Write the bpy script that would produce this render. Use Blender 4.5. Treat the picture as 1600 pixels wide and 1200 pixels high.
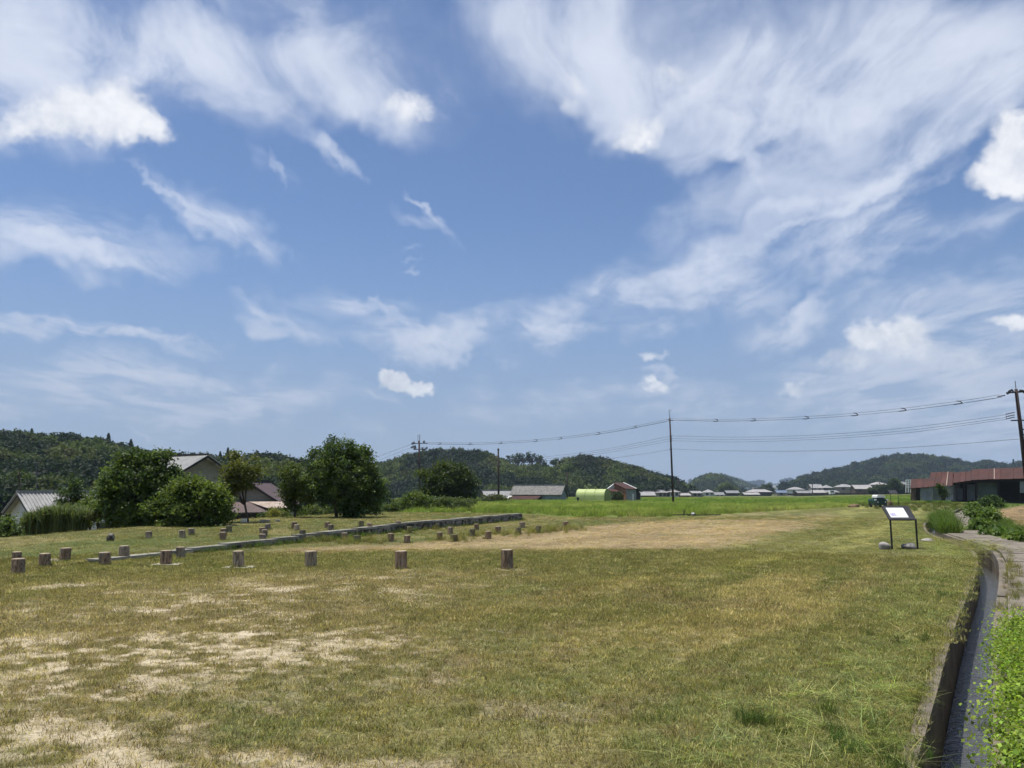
import bpy, math, random
import numpy as np
from mathutils import Vector, Matrix

# ------------------------------------------------------------------ camera
for o in list(bpy.data.objects): bpy.data.objects.remove(o)
SC = bpy.context.scene
COL = SC.collection
EYE, HZ, FPX = 1.6, 764.0, 1200.0
PITCH = math.atan((HZ - 600.0) / FPX)
cam_d = bpy.data.cameras.new('camera'); cam = bpy.data.objects.new('camera', cam_d); COL.objects.link(cam)
cam_d.sensor_width = 36.0; cam_d.lens = 36.0 * FPX / 1600.0
cam_d.clip_start = 0.05; cam_d.clip_end = 20000
cam.location = (0, 0, EYE); cam.rotation_euler = (math.pi / 2 + PITCH, 0, 0)
SC.camera = cam

SUN_AZ, SUN_EL = math.radians(-70), math.radians(75)      # azimuth from +Y towards +X
SUN_DIR = Vector((math.sin(SUN_AZ) * math.cos(SUN_EL), math.cos(SUN_AZ) * math.cos(SUN_EL), math.sin(SUN_EL)))
SKY_STRENGTH = 0.088
SUN_STRENGTH = 5.0
EXPOSURE = 0.20
HAZE_DENSITY = 0.00015
SC.view_settings.view_transform = 'Standard'
SC.view_settings.look = 'None'
SC.view_settings.exposure = EXPOSURE
SC.view_settings.gamma = 1.0
SC.view_settings.use_curve_mapping = False
SC.render.engine = 'CYCLES'
SC.cycles.use_denoising = True
SC.cycles.max_bounces = 6; SC.cycles.diffuse_bounces = 2; SC.cycles.glossy_bounces = 2
SC.cycles.transmission_bounces = 3; SC.cycles.volume_bounces = 0; SC.cycles.transparent_max_bounces = 6
SC.cycles.use_adaptive_sampling = True; SC.cycles.adaptive_threshold = 0.025; SC.cycles.adaptive_min_samples = 8
SC.cycles.caustics_reflective = False; SC.cycles.caustics_refractive = False

def ray(px, py):
    a, b = (px - 800.0) / FPX, (600.0 - py) / FPX
    c, s = math.cos(PITCH), math.sin(PITCH)
    return Vector((a, c - b * s, s + b * c))
def atY(px, py, Y):
    d = ray(px, py); return Vector((0, 0, EYE)) + d * (Y / d.y)

# ------------------------------------------------------------------ node helper
class NT:
    def __init__(s, tree): s.t = tree; tree.nodes.clear()
    def n(s, typ, **kw):
        nd = s.t.nodes.new(typ)
        for k, v in kw.items():
            if k == 'inp':
                for kk, vv in v.items(): s.set(nd.inputs[kk], vv)
            else: setattr(nd, k, v)
        return nd
    def set(s, sock, v):
        if isinstance(v, bpy.types.NodeSocket): s.t.links.new(v, sock)
        else: sock.default_value = v
    def m(s, op, a, b=None, c=None, clamp=False):
        nd = s.t.nodes.new('ShaderNodeMath'); nd.operation = op; nd.use_clamp = clamp
        s.set(nd.inputs[0], a)
        if b is not None: s.set(nd.inputs[1], b)
        if c is not None: s.set(nd.inputs[2], c)
        return nd.outputs[0]
    def v(s, op, a, b=None):
        nd = s.t.nodes.new('ShaderNodeVectorMath'); nd.operation = op
        s.set(nd.inputs[0], a)
        if b is not None: s.set(nd.inputs[1], b)
        return nd.outputs[0]
    def mix(s, f, a, b, mode='MIX'):
        nd = s.t.nodes.new('ShaderNodeMix'); nd.data_type = 'RGBA'; nd.blend_type = mode
        s.set(nd.inputs['Factor'], f)
        for k, vv in ((6, a), (7, b)):
            s.set(nd.inputs[k], (*vv, 1) if isinstance(vv, tuple) and len(vv) == 3 else vv)
        return nd.outputs[2]
    def noise(s, vec, scale, detail=4, rough=.55, dist=0.0, out='Fac'):
        nd = s.t.nodes.new('ShaderNodeTexNoise'); nd.noise_dimensions = '3D'
        if vec is not None: s.set(nd.inputs['Vector'], vec)
        nd.inputs['Scale'].default_value = scale; nd.inputs['Detail'].default_value = detail
        nd.inputs['Roughness'].default_value = rough; nd.inputs['Distortion'].default_value = dist
        return nd.outputs[out]
    def ss(s, x, a, b):
        nd = s.t.nodes.new('ShaderNodeMapRange'); nd.interpolation_type = 'SMOOTHSTEP'
        s.set(nd.inputs[0], x); nd.inputs[1].default_value = a; nd.inputs[2].default_value = b
        return nd.outputs[0]

# ------------------------------------------------------------------ sky with clouds
W = bpy.data.worlds.new('World'); SC.world = W; W.use_nodes = True
def build_sky():
    T = NT(W.node_tree)
    tc = T.n('ShaderNodeTexCoord').outputs['Generated']
    sky = T.n('ShaderNodeTexSky', sky_type='NISHITA', sun_disc=False, sun_elevation=SUN_EL, sun_rotation=SUN_AZ,
              altitude=100.0, air_density=1.0, dust_density=.3, ozone_density=4.0).outputs[0]
    sep = T.n('ShaderNodeSeparateXYZ'); T.set(sep.inputs[0], tc)
    X, Y, Z = sep.outputs
    zc = T.m('ADD', T.m('MAXIMUM', Z, 0.0), 0.07)
    # overhead plane coordinates: streaks run along the wind, towards a point low in front
    wa = math.atan2(0.10, 1.0)
    ca, sa = math.cos(wa), math.sin(wa)
    across = T.m('DIVIDE', T.m('SUBTRACT', T.m('MULTIPLY', X, ca), T.m('MULTIPLY', Y, sa)), zc)
    along = T.m('DIVIDE', T.m('ADD', T.m('MULTIPLY', X, sa), T.m('MULTIPLY', Y, ca)), zc)
    def comb(a, b, c=0.0):
        nd = T.n('ShaderNodeCombineXYZ'); T.set(nd.inputs[0], a); T.set(nd.inputs[1], b); T.set(nd.inputs[2], c); return nd.outputs[0]
    plane = comb(across, along)
    streak_v = comb(across, T.m('MULTIPLY', along, 0.26), 3.7)
    wv = T.noise(plane, 1.3, 2, .5, 0, 'Color')
    warp2 = T.v('SCALE', T.v('SUBTRACT', wv, (0.5, 0.5, 0.5)), None); warp2.node.inputs['Scale'].default_value = 0.42
    fib = T.noise(T.v('ADD', comb(across, T.m('MULTIPLY', along, .20), 3.7), warp2), 5.0, 6, .62, .2)
    pat = T.noise(T.v('ADD', comb(across, T.m('MULTIPLY', along, .62), 11.0), warp2), 2.3, 6, .60, .35)
    big = T.noise(plane, .55, 2, .5, .3)
    fine = T.noise(tc, 13.0, 6, .62, .2)
    # direction coordinates towards +Y
    ys = T.m('MAXIMUM', Y, 0.08)
    S, Tt = T.m('DIVIDE', X, ys), T.m('DIVIDE', Z, ys)
    base = comb(S, Tt, 1.0)
    d1 = T.noise(tc, 6.0, 4, .62, 0, 'Color')
    wn = T.v('SCALE', T.v('MULTIPLY', T.v('SUBTRACT', d1, (0.5, 0.5, 0.5)), (1.0, 1.0, 0.0)), None); wn.node.inputs['Scale'].default_value = 0.22
    cir_c = T.v('ADD', base, wn)
    d2 = T.noise(tc, 22.0, 3, .65, 0, 'Color')
    wn2 = T.v('SCALE', T.v('MULTIPLY', T.v('SUBTRACT', d2, (0.5, 0.5, 0.5)), (1.0, 1.0, 0.0)), None); wn2.node.inputs['Scale'].default_value = 0.06
    cum_c = T.v('ADD', base, wn2)
    def total(lst, coord, k0):
        acc = 0.0
        for (px, py, rx, ry, ang, amp) in lst:
            d = ray(px, py); cx, cy = d.x / d.y, d.z / d.y; k = k0 / (FPX * d.y)
            ux, uy = math.cos(math.radians(ang)), math.sin(math.radians(ang))
            def dot(x, y, r):
                nd = T.n('ShaderNodeVectorMath', operation='DOT_PRODUCT'); T.set(nd.inputs[0], coord)
                nd.inputs[1].default_value = (x / r, y / r, -(cx * x + cy * y) / r); return nd.outputs['Value']
            p, q = dot(ux, uy, rx * k), dot(-uy, ux, ry * k)
            f = T.m('SUBTRACT', 1.0, T.m('MULTIPLY_ADD', p, p, T.m('MULTIPLY', q, q)), clamp=True)
            acc = T.m('MULTIPLY_ADD', T.m('MULTIPLY', f, f), amp, acc)
        return acc
    # (x, y, half length, half width, angle, amount)
    CIR = [(150, 50, 440, 190, 0, 2.8), (480, 70, 330, 170, -15, 2.4), (60, 160, 330, 120, 0, 1.6), (620, 160, 150, 80, -25, 1.7), (330, 130, 260, 110, -20, 1.0),
           (530, 240, 85, 30, -48, 1.1), (430, 265, 60, 25, -60, .45), (360, 355, 190, 55, -28, .8), (260, 310, 150, 30, -38, .4), (110, 375, 330, 70, -10, 1.2), (60, 330, 160, 60, 0, .7),
           (160, 515, 300, 26, -8, 1.2), (20, 490, 120, 20, -5, .7), (450, 510, 130, 34, -22, .9), (570, 470, 120, 45, -18, 1.1), (680, 522, 190, 45, -4, 1.35), (590, 500, 250, 60, -12, .6),
           (672, 333, 75, 22, -42, .6), (230, 605, 360, 75, -6, 1.6), (450, 625, 220, 60, 0, 1.3), (100, 640, 420, 70, 0, 1.2), (1000, 640, 500, 60, 0, .8), (800, 610, 200, 40, 0, .4),
           (830, 500, 160, 34, -4, .8), (1060, 450, 270, 95, 8, 1.45), (960, 470, 230, 60, 10, .9), (1210, 515, 160, 50, 18, 1.1), (1250, 490, 130, 30, 35, .8),
           (1000, 60, 420, 190, 10, 2.1), (1280, 80, 440, 200, 10, 2.0), (870, 60, 220, 130, -30, 1.2), (950, 170, 200, 90, -35, 1.2), (1500, 60, 330, 160, 0, 1.3), (1160, 190, 230, 90, 30, 1.3), (1260, 190, 200, 75, 22, 1.1), (1180, 245, 90, 30, -70, .7),
           (1450, 230, 380, 60, 32, 1.1), (1340, 300, 210, 26, 33, .8), (1300, 250, 260, 60, 25, .7), (1550, 130, 240, 90, 38, 1.3), (1230, 320, 200, 40, 20, .6),
           (1430, 360, 320, 60, 18, .9), (1280, 370, 300, 70, 12, .6), (1080, 340, 160, 70, 25, .45), (1500, 480, 330, 110, 5, 1.3), (1530, 590, 320, 120, 0, 1.9), (1350, 605, 300, 80, 0, 1.1), (1500, 650, 380, 80, 0, 1.2),
           (1030, 605, 55, 16, -15, .8), (1245, 607, 60, 20, 0, .8), (640, 402, 30, 10, 0, .4), (225, 684, 50, 10, 0, .8), (590, 700, 70, 20, 0, .5), (590, 634, 45, 14, 0, .7)]
    CUM = [(190, 165, 125, 70, -18, 1.0), (245, 200, 70, 42, -25, .85), (90, 170, 150, 70, 0, .55), (40, 205, 150, 45, 0, .5), (150, 195, 170, 75, -5, .45), (640, 170, 95, 60, -5, .62),
           (1005, 208, 70, 54, 8, .85), (970, 228, 40, 30, 0, .5), (1050, 110, 90, 60, -5, .5), (885, 165, 65, 34, -35, .5), (900, 130, 34, 30, 0, .45),
           (1575, 250, 90, 80, 25, 1.15), (1590, 190, 65, 65, 0, .9), (1530, 280, 70, 42, 10, .75), (1620, 280, 110, 70, 0, .9),
           (1420, 515, 70, 50, 0, 1.15), (1355, 520, 62, 44, 0, 1.1), (1390, 550, 130, 46, 0, .62), (1310, 570, 80, 40, 0, .6), (1490, 560, 170, 60, 0, .5), (1585, 502, 62, 24, 0, .75),
           (628, 600, 42, 26, -5, 1.05), (655, 612, 50, 22, -6, 1.0), (608, 604, 24, 22, 0, .8), (585, 633, 40, 14, 0, .55), (1025, 556, 46, 18, 0, .5), (1030, 604, 50, 16, -15, .45), (1245, 607, 55, 22, 0, .4)]
    WISP = [(1430, 260, 290, 20, 34, 1.0), (1510, 185, 230, 28, 38, .9), (1300, 335, 190, 12, 22, .6), (1370, 330, 200, 14, 30, .7), (1200, 215, 90, 16, 28, .7), (1178, 255, 55, 13, -70, .6), (1120, 170, 160, 16, -25, .35), (1330, 190, 200, 18, 24, .5), (1450, 380, 260, 14, 18, .4), (1240, 490, 95, 12, 38, .6), (1060, 470, 160, 14, 6, .5), (960, 445, 150, 12, 16, .4), (1090, 415, 140, 12, 14, .45),
            (360, 352, 140, 18, -30, .9), (270, 308, 110, 9, -38, .7), (530, 238, 65, 16, -48, .8), (435, 262, 45, 10, -62, .45), (668, 330, 55, 9, -42, .8), (455, 508, 100, 14, -20, .9), (575, 480, 110, 14, -20, .6), (690, 524, 130, 16, -3, .8), (165, 516, 240, 11, -8, .8), (110, 388, 220, 18, -12, .7), (180, 405, 130, 12, -22, .5), (60, 355, 150, 14, -8, .5), (840, 505, 130, 11, -5, .9), (230, 590, 230, 12, -8, .5), (330, 625, 160, 12, -6, .45), (130, 610, 180, 12, 4, .4), (640, 390, 22, 5, 0, .4), (635, 403, 22, 5, 0, .4)]
    wisp = T.m('MULTIPLY', T.m('MULTIPLY', total(WISP, cum_c, 1.0), T.ss(Y, .12, .34)), T.m('MULTIPLY_ADD', T.ss(fib, .34, .62), .75, .15))
    c_cir, c_cum = total(CIR, cir_c, .84), total(CUM, cum_c, .84)
    front = T.ss(Y, 0.12, 0.34)
    generic = T.m('MULTIPLY', T.ss(big, .44, .68), 1.7)
    cov = T.m('ADD', T.m('MULTIPLY', c_cir, front), T.m('MULTIPLY', generic, T.m('SUBTRACT', 1.0, front)))
    tex = T.m('MULTIPLY', T.ss(pat, .33, .66), T.m('MULTIPLY_ADD', T.ss(fib, .32, .66), 1.15, .30))
    cir = T.m('ADD', T.m('MULTIPLY', cov, T.m('ADD', tex, .05)), .05)
    cir = T.m('ADD', cir, wisp)
    cir = T.m('SUBTRACT', 1.0, T.m('POWER', 2.718, T.m('MULTIPLY', cir, -1.05)))
    cir = T.m('MULTIPLY', cir, .95)
    kf = T.m('ADD', T.m('MULTIPLY', c_cum, front), T.m('MULTIPLY', T.m('SUBTRACT', fine, .5), 2.2))
    cum = T.m('MULTIPLY', T.ss(kf, .08, .92), T.ss(c_cum, .01, .30))
    hz = T.ss(Z, 0.0, 0.34)                                                 # the air whitens the clouds low down
    cir_col = T.mix(hz, (.42, .48, .60), (.66, .71, .82))
    fine_up = T.noise(T.v('ADD', tc, (0.0, 0.0, 0.022)), 13.0, 4, .62, .2)      # lobes lit from above
    shade = T.m('ADD', .42, T.m('ADD', T.m('MULTIPLY', T.m('SUBTRACT', fine, fine_up), 2.6), T.m('MULTIPLY', kf, .22)), clamp=True)
    cum_lo = T.mix(hz, (.40, .46, .56), (.60, .64, .72)); cum_hi = T.mix(hz, (.66, .70, .77), (.86, .87, .90))
    cum_col = T.mix(shade, cum_lo, cum_hi)
    skyc = T.v('SCALE', T.v('MULTIPLY', sky, (.86, .97, 1.11)), None); skyc.node.inputs['Scale'].default_value = SKY_STRENGTH
    # clouds are defined in absolute radiance
    c1 = T.mix(cir, skyc, cir_col)
    c2 = T.mix(T.m('MULTIPLY', cum, .92), c1, cum_col)
    up = T.ss(Z, -0.02, 0.0)
    veil = T.m('MULTIPLY', T.m('SUBTRACT', 1.0, T.ss(Z, 0.0, 0.36)), .80)
    skyv = T.mix(veil, skyc, (.265, .33, .47))
    T.set(c1.node.inputs[6], skyv)
    c3 = T.mix(up, skyv, c2)
    c4 = T.v('SCALE', c3, None); c4.node.inputs['Scale'].default_value = 1.0 / SKY_STRENGTH
    bg = T.n('ShaderNodeBackground'); T.set(bg.inputs[0], c4); bg.inputs[1].default_value = SKY_STRENGTH
    out = T.n('ShaderNodeOutputWorld'); T.t.links.new(bg.outputs[0], out.inputs[0])
build_sky()
W.cycles.sampling_method = 'MANUAL'; W.cycles.sample_map_resolution = 256

sun_d = bpy.data.lights.new('sun', 'SUN'); sun = bpy.data.objects.new('sun', sun_d); COL.objects.link(sun)
sun_d.energy = SUN_STRENGTH; sun_d.angle = math.radians(0.53); sun_d.color = (1.0, .955, .88)
sun.rotation_euler = SUN_DIR.to_track_quat('Z', 'Y').to_euler()
sun.location = (0, 0, 50)

# ------------------------------------------------------------------ numeric helpers
rng = np.random.default_rng(7)
def sm(a, b, x):
    t = np.clip((np.asarray(x, float) - a) / (b - a), 0, 1); return t * t * (3 - 2 * t)
def vnoise(x, y, seed=0):
    x = np.asarray(x, float); y = np.asarray(y, float)
    xi, yi = np.floor(x).astype(np.int64), np.floor(y).astype(np.int64)
    fx, fy = x - xi, y - yi
    fx, fy = fx * fx * (3 - 2 * fx), fy * fy * (3 - 2 * fy)
    def h(a, b):
        n = (a * 374761393 + b * 668265263 + seed * 982451653) & 0x7fffffff
        n = ((n ^ (n >> 13)) * 1274126177) & 0x7fffffff
        n = n ^ (n >> 16)
        return (n & 0xffff) / 65535.0
    return (h(xi, yi) * (1 - fx) + h(xi + 1, yi) * fx) * (1 - fy) + (h(xi, yi + 1) * (1 - fx) + h(xi + 1, yi + 1) * fx) * fy
def fbm(x, y, f, seed=0, oct=4):
    s, a, tot = 0, 1.0, 0
    for k in range(oct):
        s = s + a * vnoise(np.asarray(x) * f + 17.3 * k, np.asarray(y) * f - 9.1 * k, seed + k); tot += a; a *= .55; f *= 2.03
    return s / tot
def mixc(a, b, f): return a + (np.asarray(b) - a) * np.asarray(f)[..., None]

# ditch centre line (plan), from near to far
DITCH = np.array([(-1.65, -2.0), (-.38, 0.0), (2.77, 5.04), (4.92, 8.51), (6.71, 11.33), (8.18, 13.61), (9.95, 16.38), (11.2, 18.5), (12.35, 20.5), (13.75, 24.2), (15.1, 27.8), (16.95, 31.6), (19.7, 36.8), (23.2, 42.6), (29.5, 52.0), (39, 67)], float)
def smooth_poly(P, it=2):
    for _ in range(it):
        Q = [P[0]]
        for a, b in zip(P[:-1], P[1:]): Q += [a * .75 + b * .25, a * .25 + b * .75]
        P = np.array(Q + [P[-1]])
    return P
DITCH = smooth_poly(DITCH)
HALF = 0.19
def poly_dist(x, y, P):
    """distance to a polyline and signed side (positive = right of it)"""
    x = np.asarray(x, float); y = np.asarray(y, float)
    best = np.full(x.shape, 1e9); side = np.zeros(x.shape)
    for a, b in zip(P[:-1], P[1:]):
        d = b - a; L2 = d @ d
        t = np.clip(((x - a[0]) * d[0] + (y - a[1]) * d[1]) / L2, 0, 1)
        qx, qy = x - a[0] - t * d[0], y - a[1] - t * d[1]
        dd = qx * qx + qy * qy
        m = dd < best
        best = np.where(m, dd, best); side = np.where(m, np.sign(qx * d[1] - qy * d[0]), side)
    return np.sqrt(best), side
def in_poly(x, y, P, soft=.3):
    """soft inside mask of a polygon"""
    x = np.asarray(x, float); y = np.asarray(y, float)
    P = np.asarray(P, float); Q = np.roll(P, -1, 0)
    d, _ = poly_dist(x, y, np.vstack([P, P[:1]]))
    ins = np.zeros(x.shape, bool)
    for (x0, y0), (x1, y1) in zip(P, Q):
        if y0 == y1: continue
        c = ((y0 > y) != (y1 > y)) & (x < (x1 - x0) * (y - y0) / (y1 - y0) + x0)
        ins ^= c
    return sm(-soft, soft, np.where(ins, d, -d))

WA, WB = np.array([-8.15, 19.39]), np.array([0.40, 40.97])       # the low stone wall
WL = float(np.linalg.norm(WB - WA)); WD = (WB - WA) / WL; WN = np.array([-WD[1], WD[0]])
def terr_h(t): return 0.03 + 0.27 * sm(-6, 13, t)
def H0(x, y):
    x = np.asarray(x, float); y = np.asarray(y, float)
    a = x / np.maximum(y, 1.0)
    z = -0.0062 * np.clip(y - 60, 0, 500) - .0015 * np.clip(y - 560, 0, 4000)
    z = z * (1 - .62 * sm(.36, .5, a))
    z = z - 2.6 * sm(44, 66, y) * sm(-.16, -.34, a)
    sw = (x - WA[0]) * WN[0] + (y - WA[1]) * WN[1]
    z = z - 1.6 * sm(8.6, 13, sw) * sm(-.12, -.20, a) * sm(10, 16, y)
    z = z + 0.035 * (fbm(x, y, .35, 3, 3) - .5) + .05 * (fbm(x, y, .08, 4, 2) - .5)
    return z
def H(x, y):
    """ground height without the ditch"""
    x = np.asarray(x, float); y = np.asarray(y, float)
    z = H0(x, y)
    t = (x - WA[0]) * WD[0] + (y - WA[1]) * WD[1]; s = (x - WA[0]) * WN[0] + (y - WA[1]) * WN[1]
    m = (s > 0) & (t < WL) & (t > -13) & (s < 24)
    th = terr_h(t) + .03 * (fbm(x, y, .3, 9, 3) - .5) - 3.0 * sm(8.6, 13, s) - .06 * sm(-8, -13, t)
    return np.where(m, np.maximum(z, th), z)
def on(px, py):
    """where the sight line through a point of the picture meets the ground"""
    d = ray(px, py); o = Vector((0, 0, EYE)); lo, hi = 1.0, 1.0
    while hi < 3000:
        p = o + d * hi
        if p.z < float(H(p.x, p.y)): break
        lo = hi; hi *= 1.02
    for _ in range(30):
        mid = (lo + hi) / 2; p = o + d * mid
        if p.z < float(H(p.x, p.y)): hi = mid
        else: lo = mid
    p = o + d * hi
    return Vector((p.x, p.y, float(H(p.x, p.y))))
def flat(px, py):
    d = ray(px, py); k = EYE / -d.z; return (d.x * k, d.y * k)

# ------------------------------------------------------------------ object helpers
def tag(o, label=None, cat=None, group=None, kind=None):
    if label: o['label'] = label
    if cat: o['category'] = cat
    if group: o['group'] = group
    if kind: o['kind'] = kind
    return o
class MB:
    def __init__(s): s.v = []; s.f = []
    def add(s, vs, fs):
        k = len(s.v); s.v += [tuple(v) for v in vs]; s.f += [tuple(i + k for i in f) for f in fs]; return s
    def box(s, c, size, M=None):
        x, y, z = (q / 2 for q in size); c = Vector(c)
        vs = [Vector(p) for p in ((-x, -y, -z), (x, -y, -z), (x, y, -z), (-x, y, -z), (-x, -y, z), (x, -y, z), (x, y, z), (-x, y, z))]
        vs = [(M @ v if M else v) + c for v in vs]
        return s.add(vs, [(3, 2, 1, 0), (4, 5, 6, 7), (0, 1, 5, 4), (1, 2, 6, 5), (2, 3, 7, 6), (3, 0, 4, 7)])
    def bar(s, p0, p1, w, h, up=(0, 0, 1)):
        p0, p1 = Vector(p0), Vector(p1); d = (p1 - p0); L = d.length; d.normalize()
        u = d.cross(Vector(up)); 
        if u.length < 1e-4: u = d.cross(Vector((1, 0, 0)))
        u.normalize(); n = u.cross(d)
        M = Matrix((u, d, n)).transposed()
        return s.box((p0 + p1) / 2, (w, L, h), M)
    def tube(s, pts, rad, n=8, cap=True):
        pts = [Vector(p) for p in pts]
        if not hasattr(rad, '__len__'): rad = [rad] * len(pts)
        k = len(s.v); ref = None
        for i, p in enumerate(pts):
            d = (pts[min(i + 1, len(pts) - 1)] - pts[max(i - 1, 0)]).normalized()
            if ref is None: ref = d.cross(Vector((0, 0, 1))) if abs(d.z) < .95 else d.cross(Vector((1, 0, 0)))
            u = (ref - d * ref.dot(d)).normalized(); ref = u; w = d.cross(u)
            for j in range(n):
                a = 2 * math.pi * j / n
                q = p + (u * math.cos(a) + w * math.sin(a)) * rad[i]; s.v.append(tuple(q))
        for i in range(len(pts) - 1):
            for j in range(n):
                a, b = k + i * n + j, k + i * n + (j + 1) % n
                s.f.append((a, b, b + n, a + n))
        if cap:
            s.f.append(tuple(k + j for j in reversed(range(n)))); e = k + (len(pts) - 1) * n
            s.f.append(tuple(e + j for j in range(n)))
        return s
    def slab(s, quad, th, nrm=None):
        """thick sheet over four corner points; thickness goes down the normal"""
        q = [Vector(p) for p in quad]
        n = nrm or (q[1] - q[0]).cross(q[3] - q[0]).normalized()
        lo = [p - n * th for p in q]
        return s.add(q + lo, [(0, 1, 2, 3), (7, 6, 5, 4), (0, 4, 5, 1), (1, 5, 6, 2), (2, 6, 7, 3), (3, 7, 4, 0)])
    def prism(s, poly, vec):
        """extrude polygon by vec"""
        n = len(poly); p = [Vector(q) for q in poly]; vec = Vector(vec)
        return s.add(p + [q + vec for q in p], [tuple(reversed(range(n))), tuple(range(n, 2 * n))] + [(i, (i + 1) % n, (i + 1) % n + n, i + n) for i in range(n)])
def link(name, me, m, parent=None):
    o = bpy.data.objects.new(name, me); COL.objects.link(o)
    if m is not None and not me.materials: me.materials.append(m)
    if parent is not None: o.parent = parent
    return o
def obj(name, mb, m, parent=None, smooth=False):
    """mesh given in world coordinates; parents are unrotated"""
    off = Vector((0, 0, 0)); p = parent
    while p is not None: off += p.location; p = p.parent
    me = bpy.data.meshes.new(name)
    me.from_pydata([tuple(Vector(v) - off) for v in mb.v], [], mb.f); me.validate(); me.update()
    if smooth: me.polygons.foreach_set('use_smooth', [True] * len(me.polygons))
    return link(name, me, m, parent)
def thing(name, label, cat, loc, group=None):
    o = bpy.data.objects.new(name, None); COL.objects.link(o); o.location = loc; o.empty_display_size = .2
    return tag(o, label, cat, group)
def np_mesh(name, V, Fq, attrs=None):
    """fast mesh from numpy: V (n,3), Fq (m,k); attrs: name -> (domain, type, data)"""
    me = bpy.data.meshes.new(name); V = np.asarray(V, np.float32); Fq = np.asarray(Fq, np.int32)
    me.vertices.add(len(V)); me.vertices.foreach_set('co', V.ravel())
    if len(Fq):
        k = Fq.shape[1]
        me.loops.add(Fq.size); me.loops.foreach_set('vertex_index', Fq.ravel())
        me.polygons.add(len(Fq)); me.polygons.foreach_set('loop_start', np.arange(0, Fq.size, k, dtype=np.int32))
        me.polygons.foreach_set('loop_total', np.full(len(Fq), k, np.int32))
    me.update(calc_edges=True)
    for nm, (dom, typ, data) in (attrs or {}).items():
        a = me.attributes.new(nm, typ, dom)
        key = {'FLOAT': 'value', 'INT': 'value', 'FLOAT_VECTOR': 'vector', 'FLOAT_COLOR': 'color'}[typ]
        a.data.foreach_set(key, np.asarray(data, np.int32 if typ == 'INT' else np.float32).ravel())
    return me
def rgba(c): return np.concatenate([np.asarray(c, np.float32), np.ones((len(c), 1), np.float32)], 1)

# ------------------------------------------------------------------ materials
MATS = {}
def mat(name, col, rough=.8, var=.25, scale=3.0, col2=None, f2=.5, bump=0.0, bscale=30.0, spec=.3, metal=0.0, stretch=(1, 1, 1), rib=None):
    """noisy procedural surface: two tones mixed by noise, fine value variation, bump, optional ribs (axis, spacing, depth)"""
    m = bpy.data.materials.new(name); m.use_nodes = True; T = NT(m.node_tree)
    tc = T.n('ShaderNodeTexCoord').outputs['Object']
    mp = T.n('ShaderNodeMapping', inp={'Vector': tc, 'Scale': stretch}).outputs[0]
    n1 = T.noise(mp, scale, 5, .6, .3); n2 = T.noise(mp, scale * 7, 4, .6)
    c = T.mix(T.ss(n1, .5 - .18, .5 + .18), col, col2 or tuple(x * (1 - f2 * .5) for x in col))
    c = T.mix(1.0, c, T.mix(n2, (1 - var,) * 3, (1 + var,) * 3), 'MULTIPLY')
    b = T.n('ShaderNodeBsdfPrincipled', inp={'Base Color': c, 'Roughness': rough, 'Specular IOR Level': spec, 'Metallic': metal})
    h = None
    if bump: h = T.m('MULTIPLY', T.noise(mp, bscale, 5, .6), bump)
    if rib:
        sp = T.n('ShaderNodeSeparateXYZ', inp={0: tc}); w = T.m('SINE', T.m('MULTIPLY', sp.outputs[rib[0]], 6.2832 / rib[1]))
        w = T.m('MULTIPLY', w, rib[2]); h = T.m('ADD', h, w) if h is not None else w
    if h is not None:
        bp = T.n('ShaderNodeBump', inp={'Height': h, 'Strength': 1.0, 'Distance': 1.0}); T.set(b.inputs['Normal'], bp.outputs[0])
    o = T.n('ShaderNodeOutputMaterial'); T.t.links.new(b.outputs[0], o.inputs[0])
    MATS[name] = m; return m
def leaf_mat(name, attr='tint', inst=False, trans=.3, rough=.55, gain=(1, 1, 1)):
    m = bpy.data.materials.new(name); m.use_nodes = True; T = NT(m.node_tree)
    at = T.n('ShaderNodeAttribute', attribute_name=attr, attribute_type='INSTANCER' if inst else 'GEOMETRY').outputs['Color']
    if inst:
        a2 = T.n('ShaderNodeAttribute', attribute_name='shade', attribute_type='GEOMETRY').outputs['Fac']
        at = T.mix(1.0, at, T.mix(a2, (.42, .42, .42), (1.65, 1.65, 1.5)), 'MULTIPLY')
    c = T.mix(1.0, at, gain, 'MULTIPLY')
    p = T.n('ShaderNodeBsdfPrincipled', inp={'Base Color': c, 'Roughness': rough, 'Specular IOR Level': .25})
    tr = T.n('ShaderNodeBsdfTranslucent', inp={'Color': T.mix(1.0, c, (1.15, 1.2, .7), 'MULTIPLY')})
    mx = T.n('ShaderNodeMixShader', inp={0: trans, 1: p.outputs[0], 2: tr.outputs[0]})
    o = T.n('ShaderNodeOutputMaterial'); T.t.links.new(mx.outputs[0], o.inputs[0])
    m.cycles.emission_sampling = 'NONE'
    MATS[name] = m; return m
M_LEAF = leaf_mat('leaf', trans=.42, gain=(1.35, 1.35, 1.3))
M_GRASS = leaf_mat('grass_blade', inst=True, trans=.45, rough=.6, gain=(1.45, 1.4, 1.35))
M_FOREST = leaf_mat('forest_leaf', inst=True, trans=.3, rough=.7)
M_BARK = mat('bark', (.09, .07, .055), .9, .35, 6, (.05, .04, .033), bump=.02, bscale=20)
M_CONC = mat('concrete', (.22, .19, .15), .9, .25, 1.2, (.125, .108, .082), bump=.006, bscale=60)
M_CONCD = mat('concrete_wet', (.20, .165, .125), .8, .3, 2.5, (.11, .095, .07), bump=.01, bscale=40)
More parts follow.
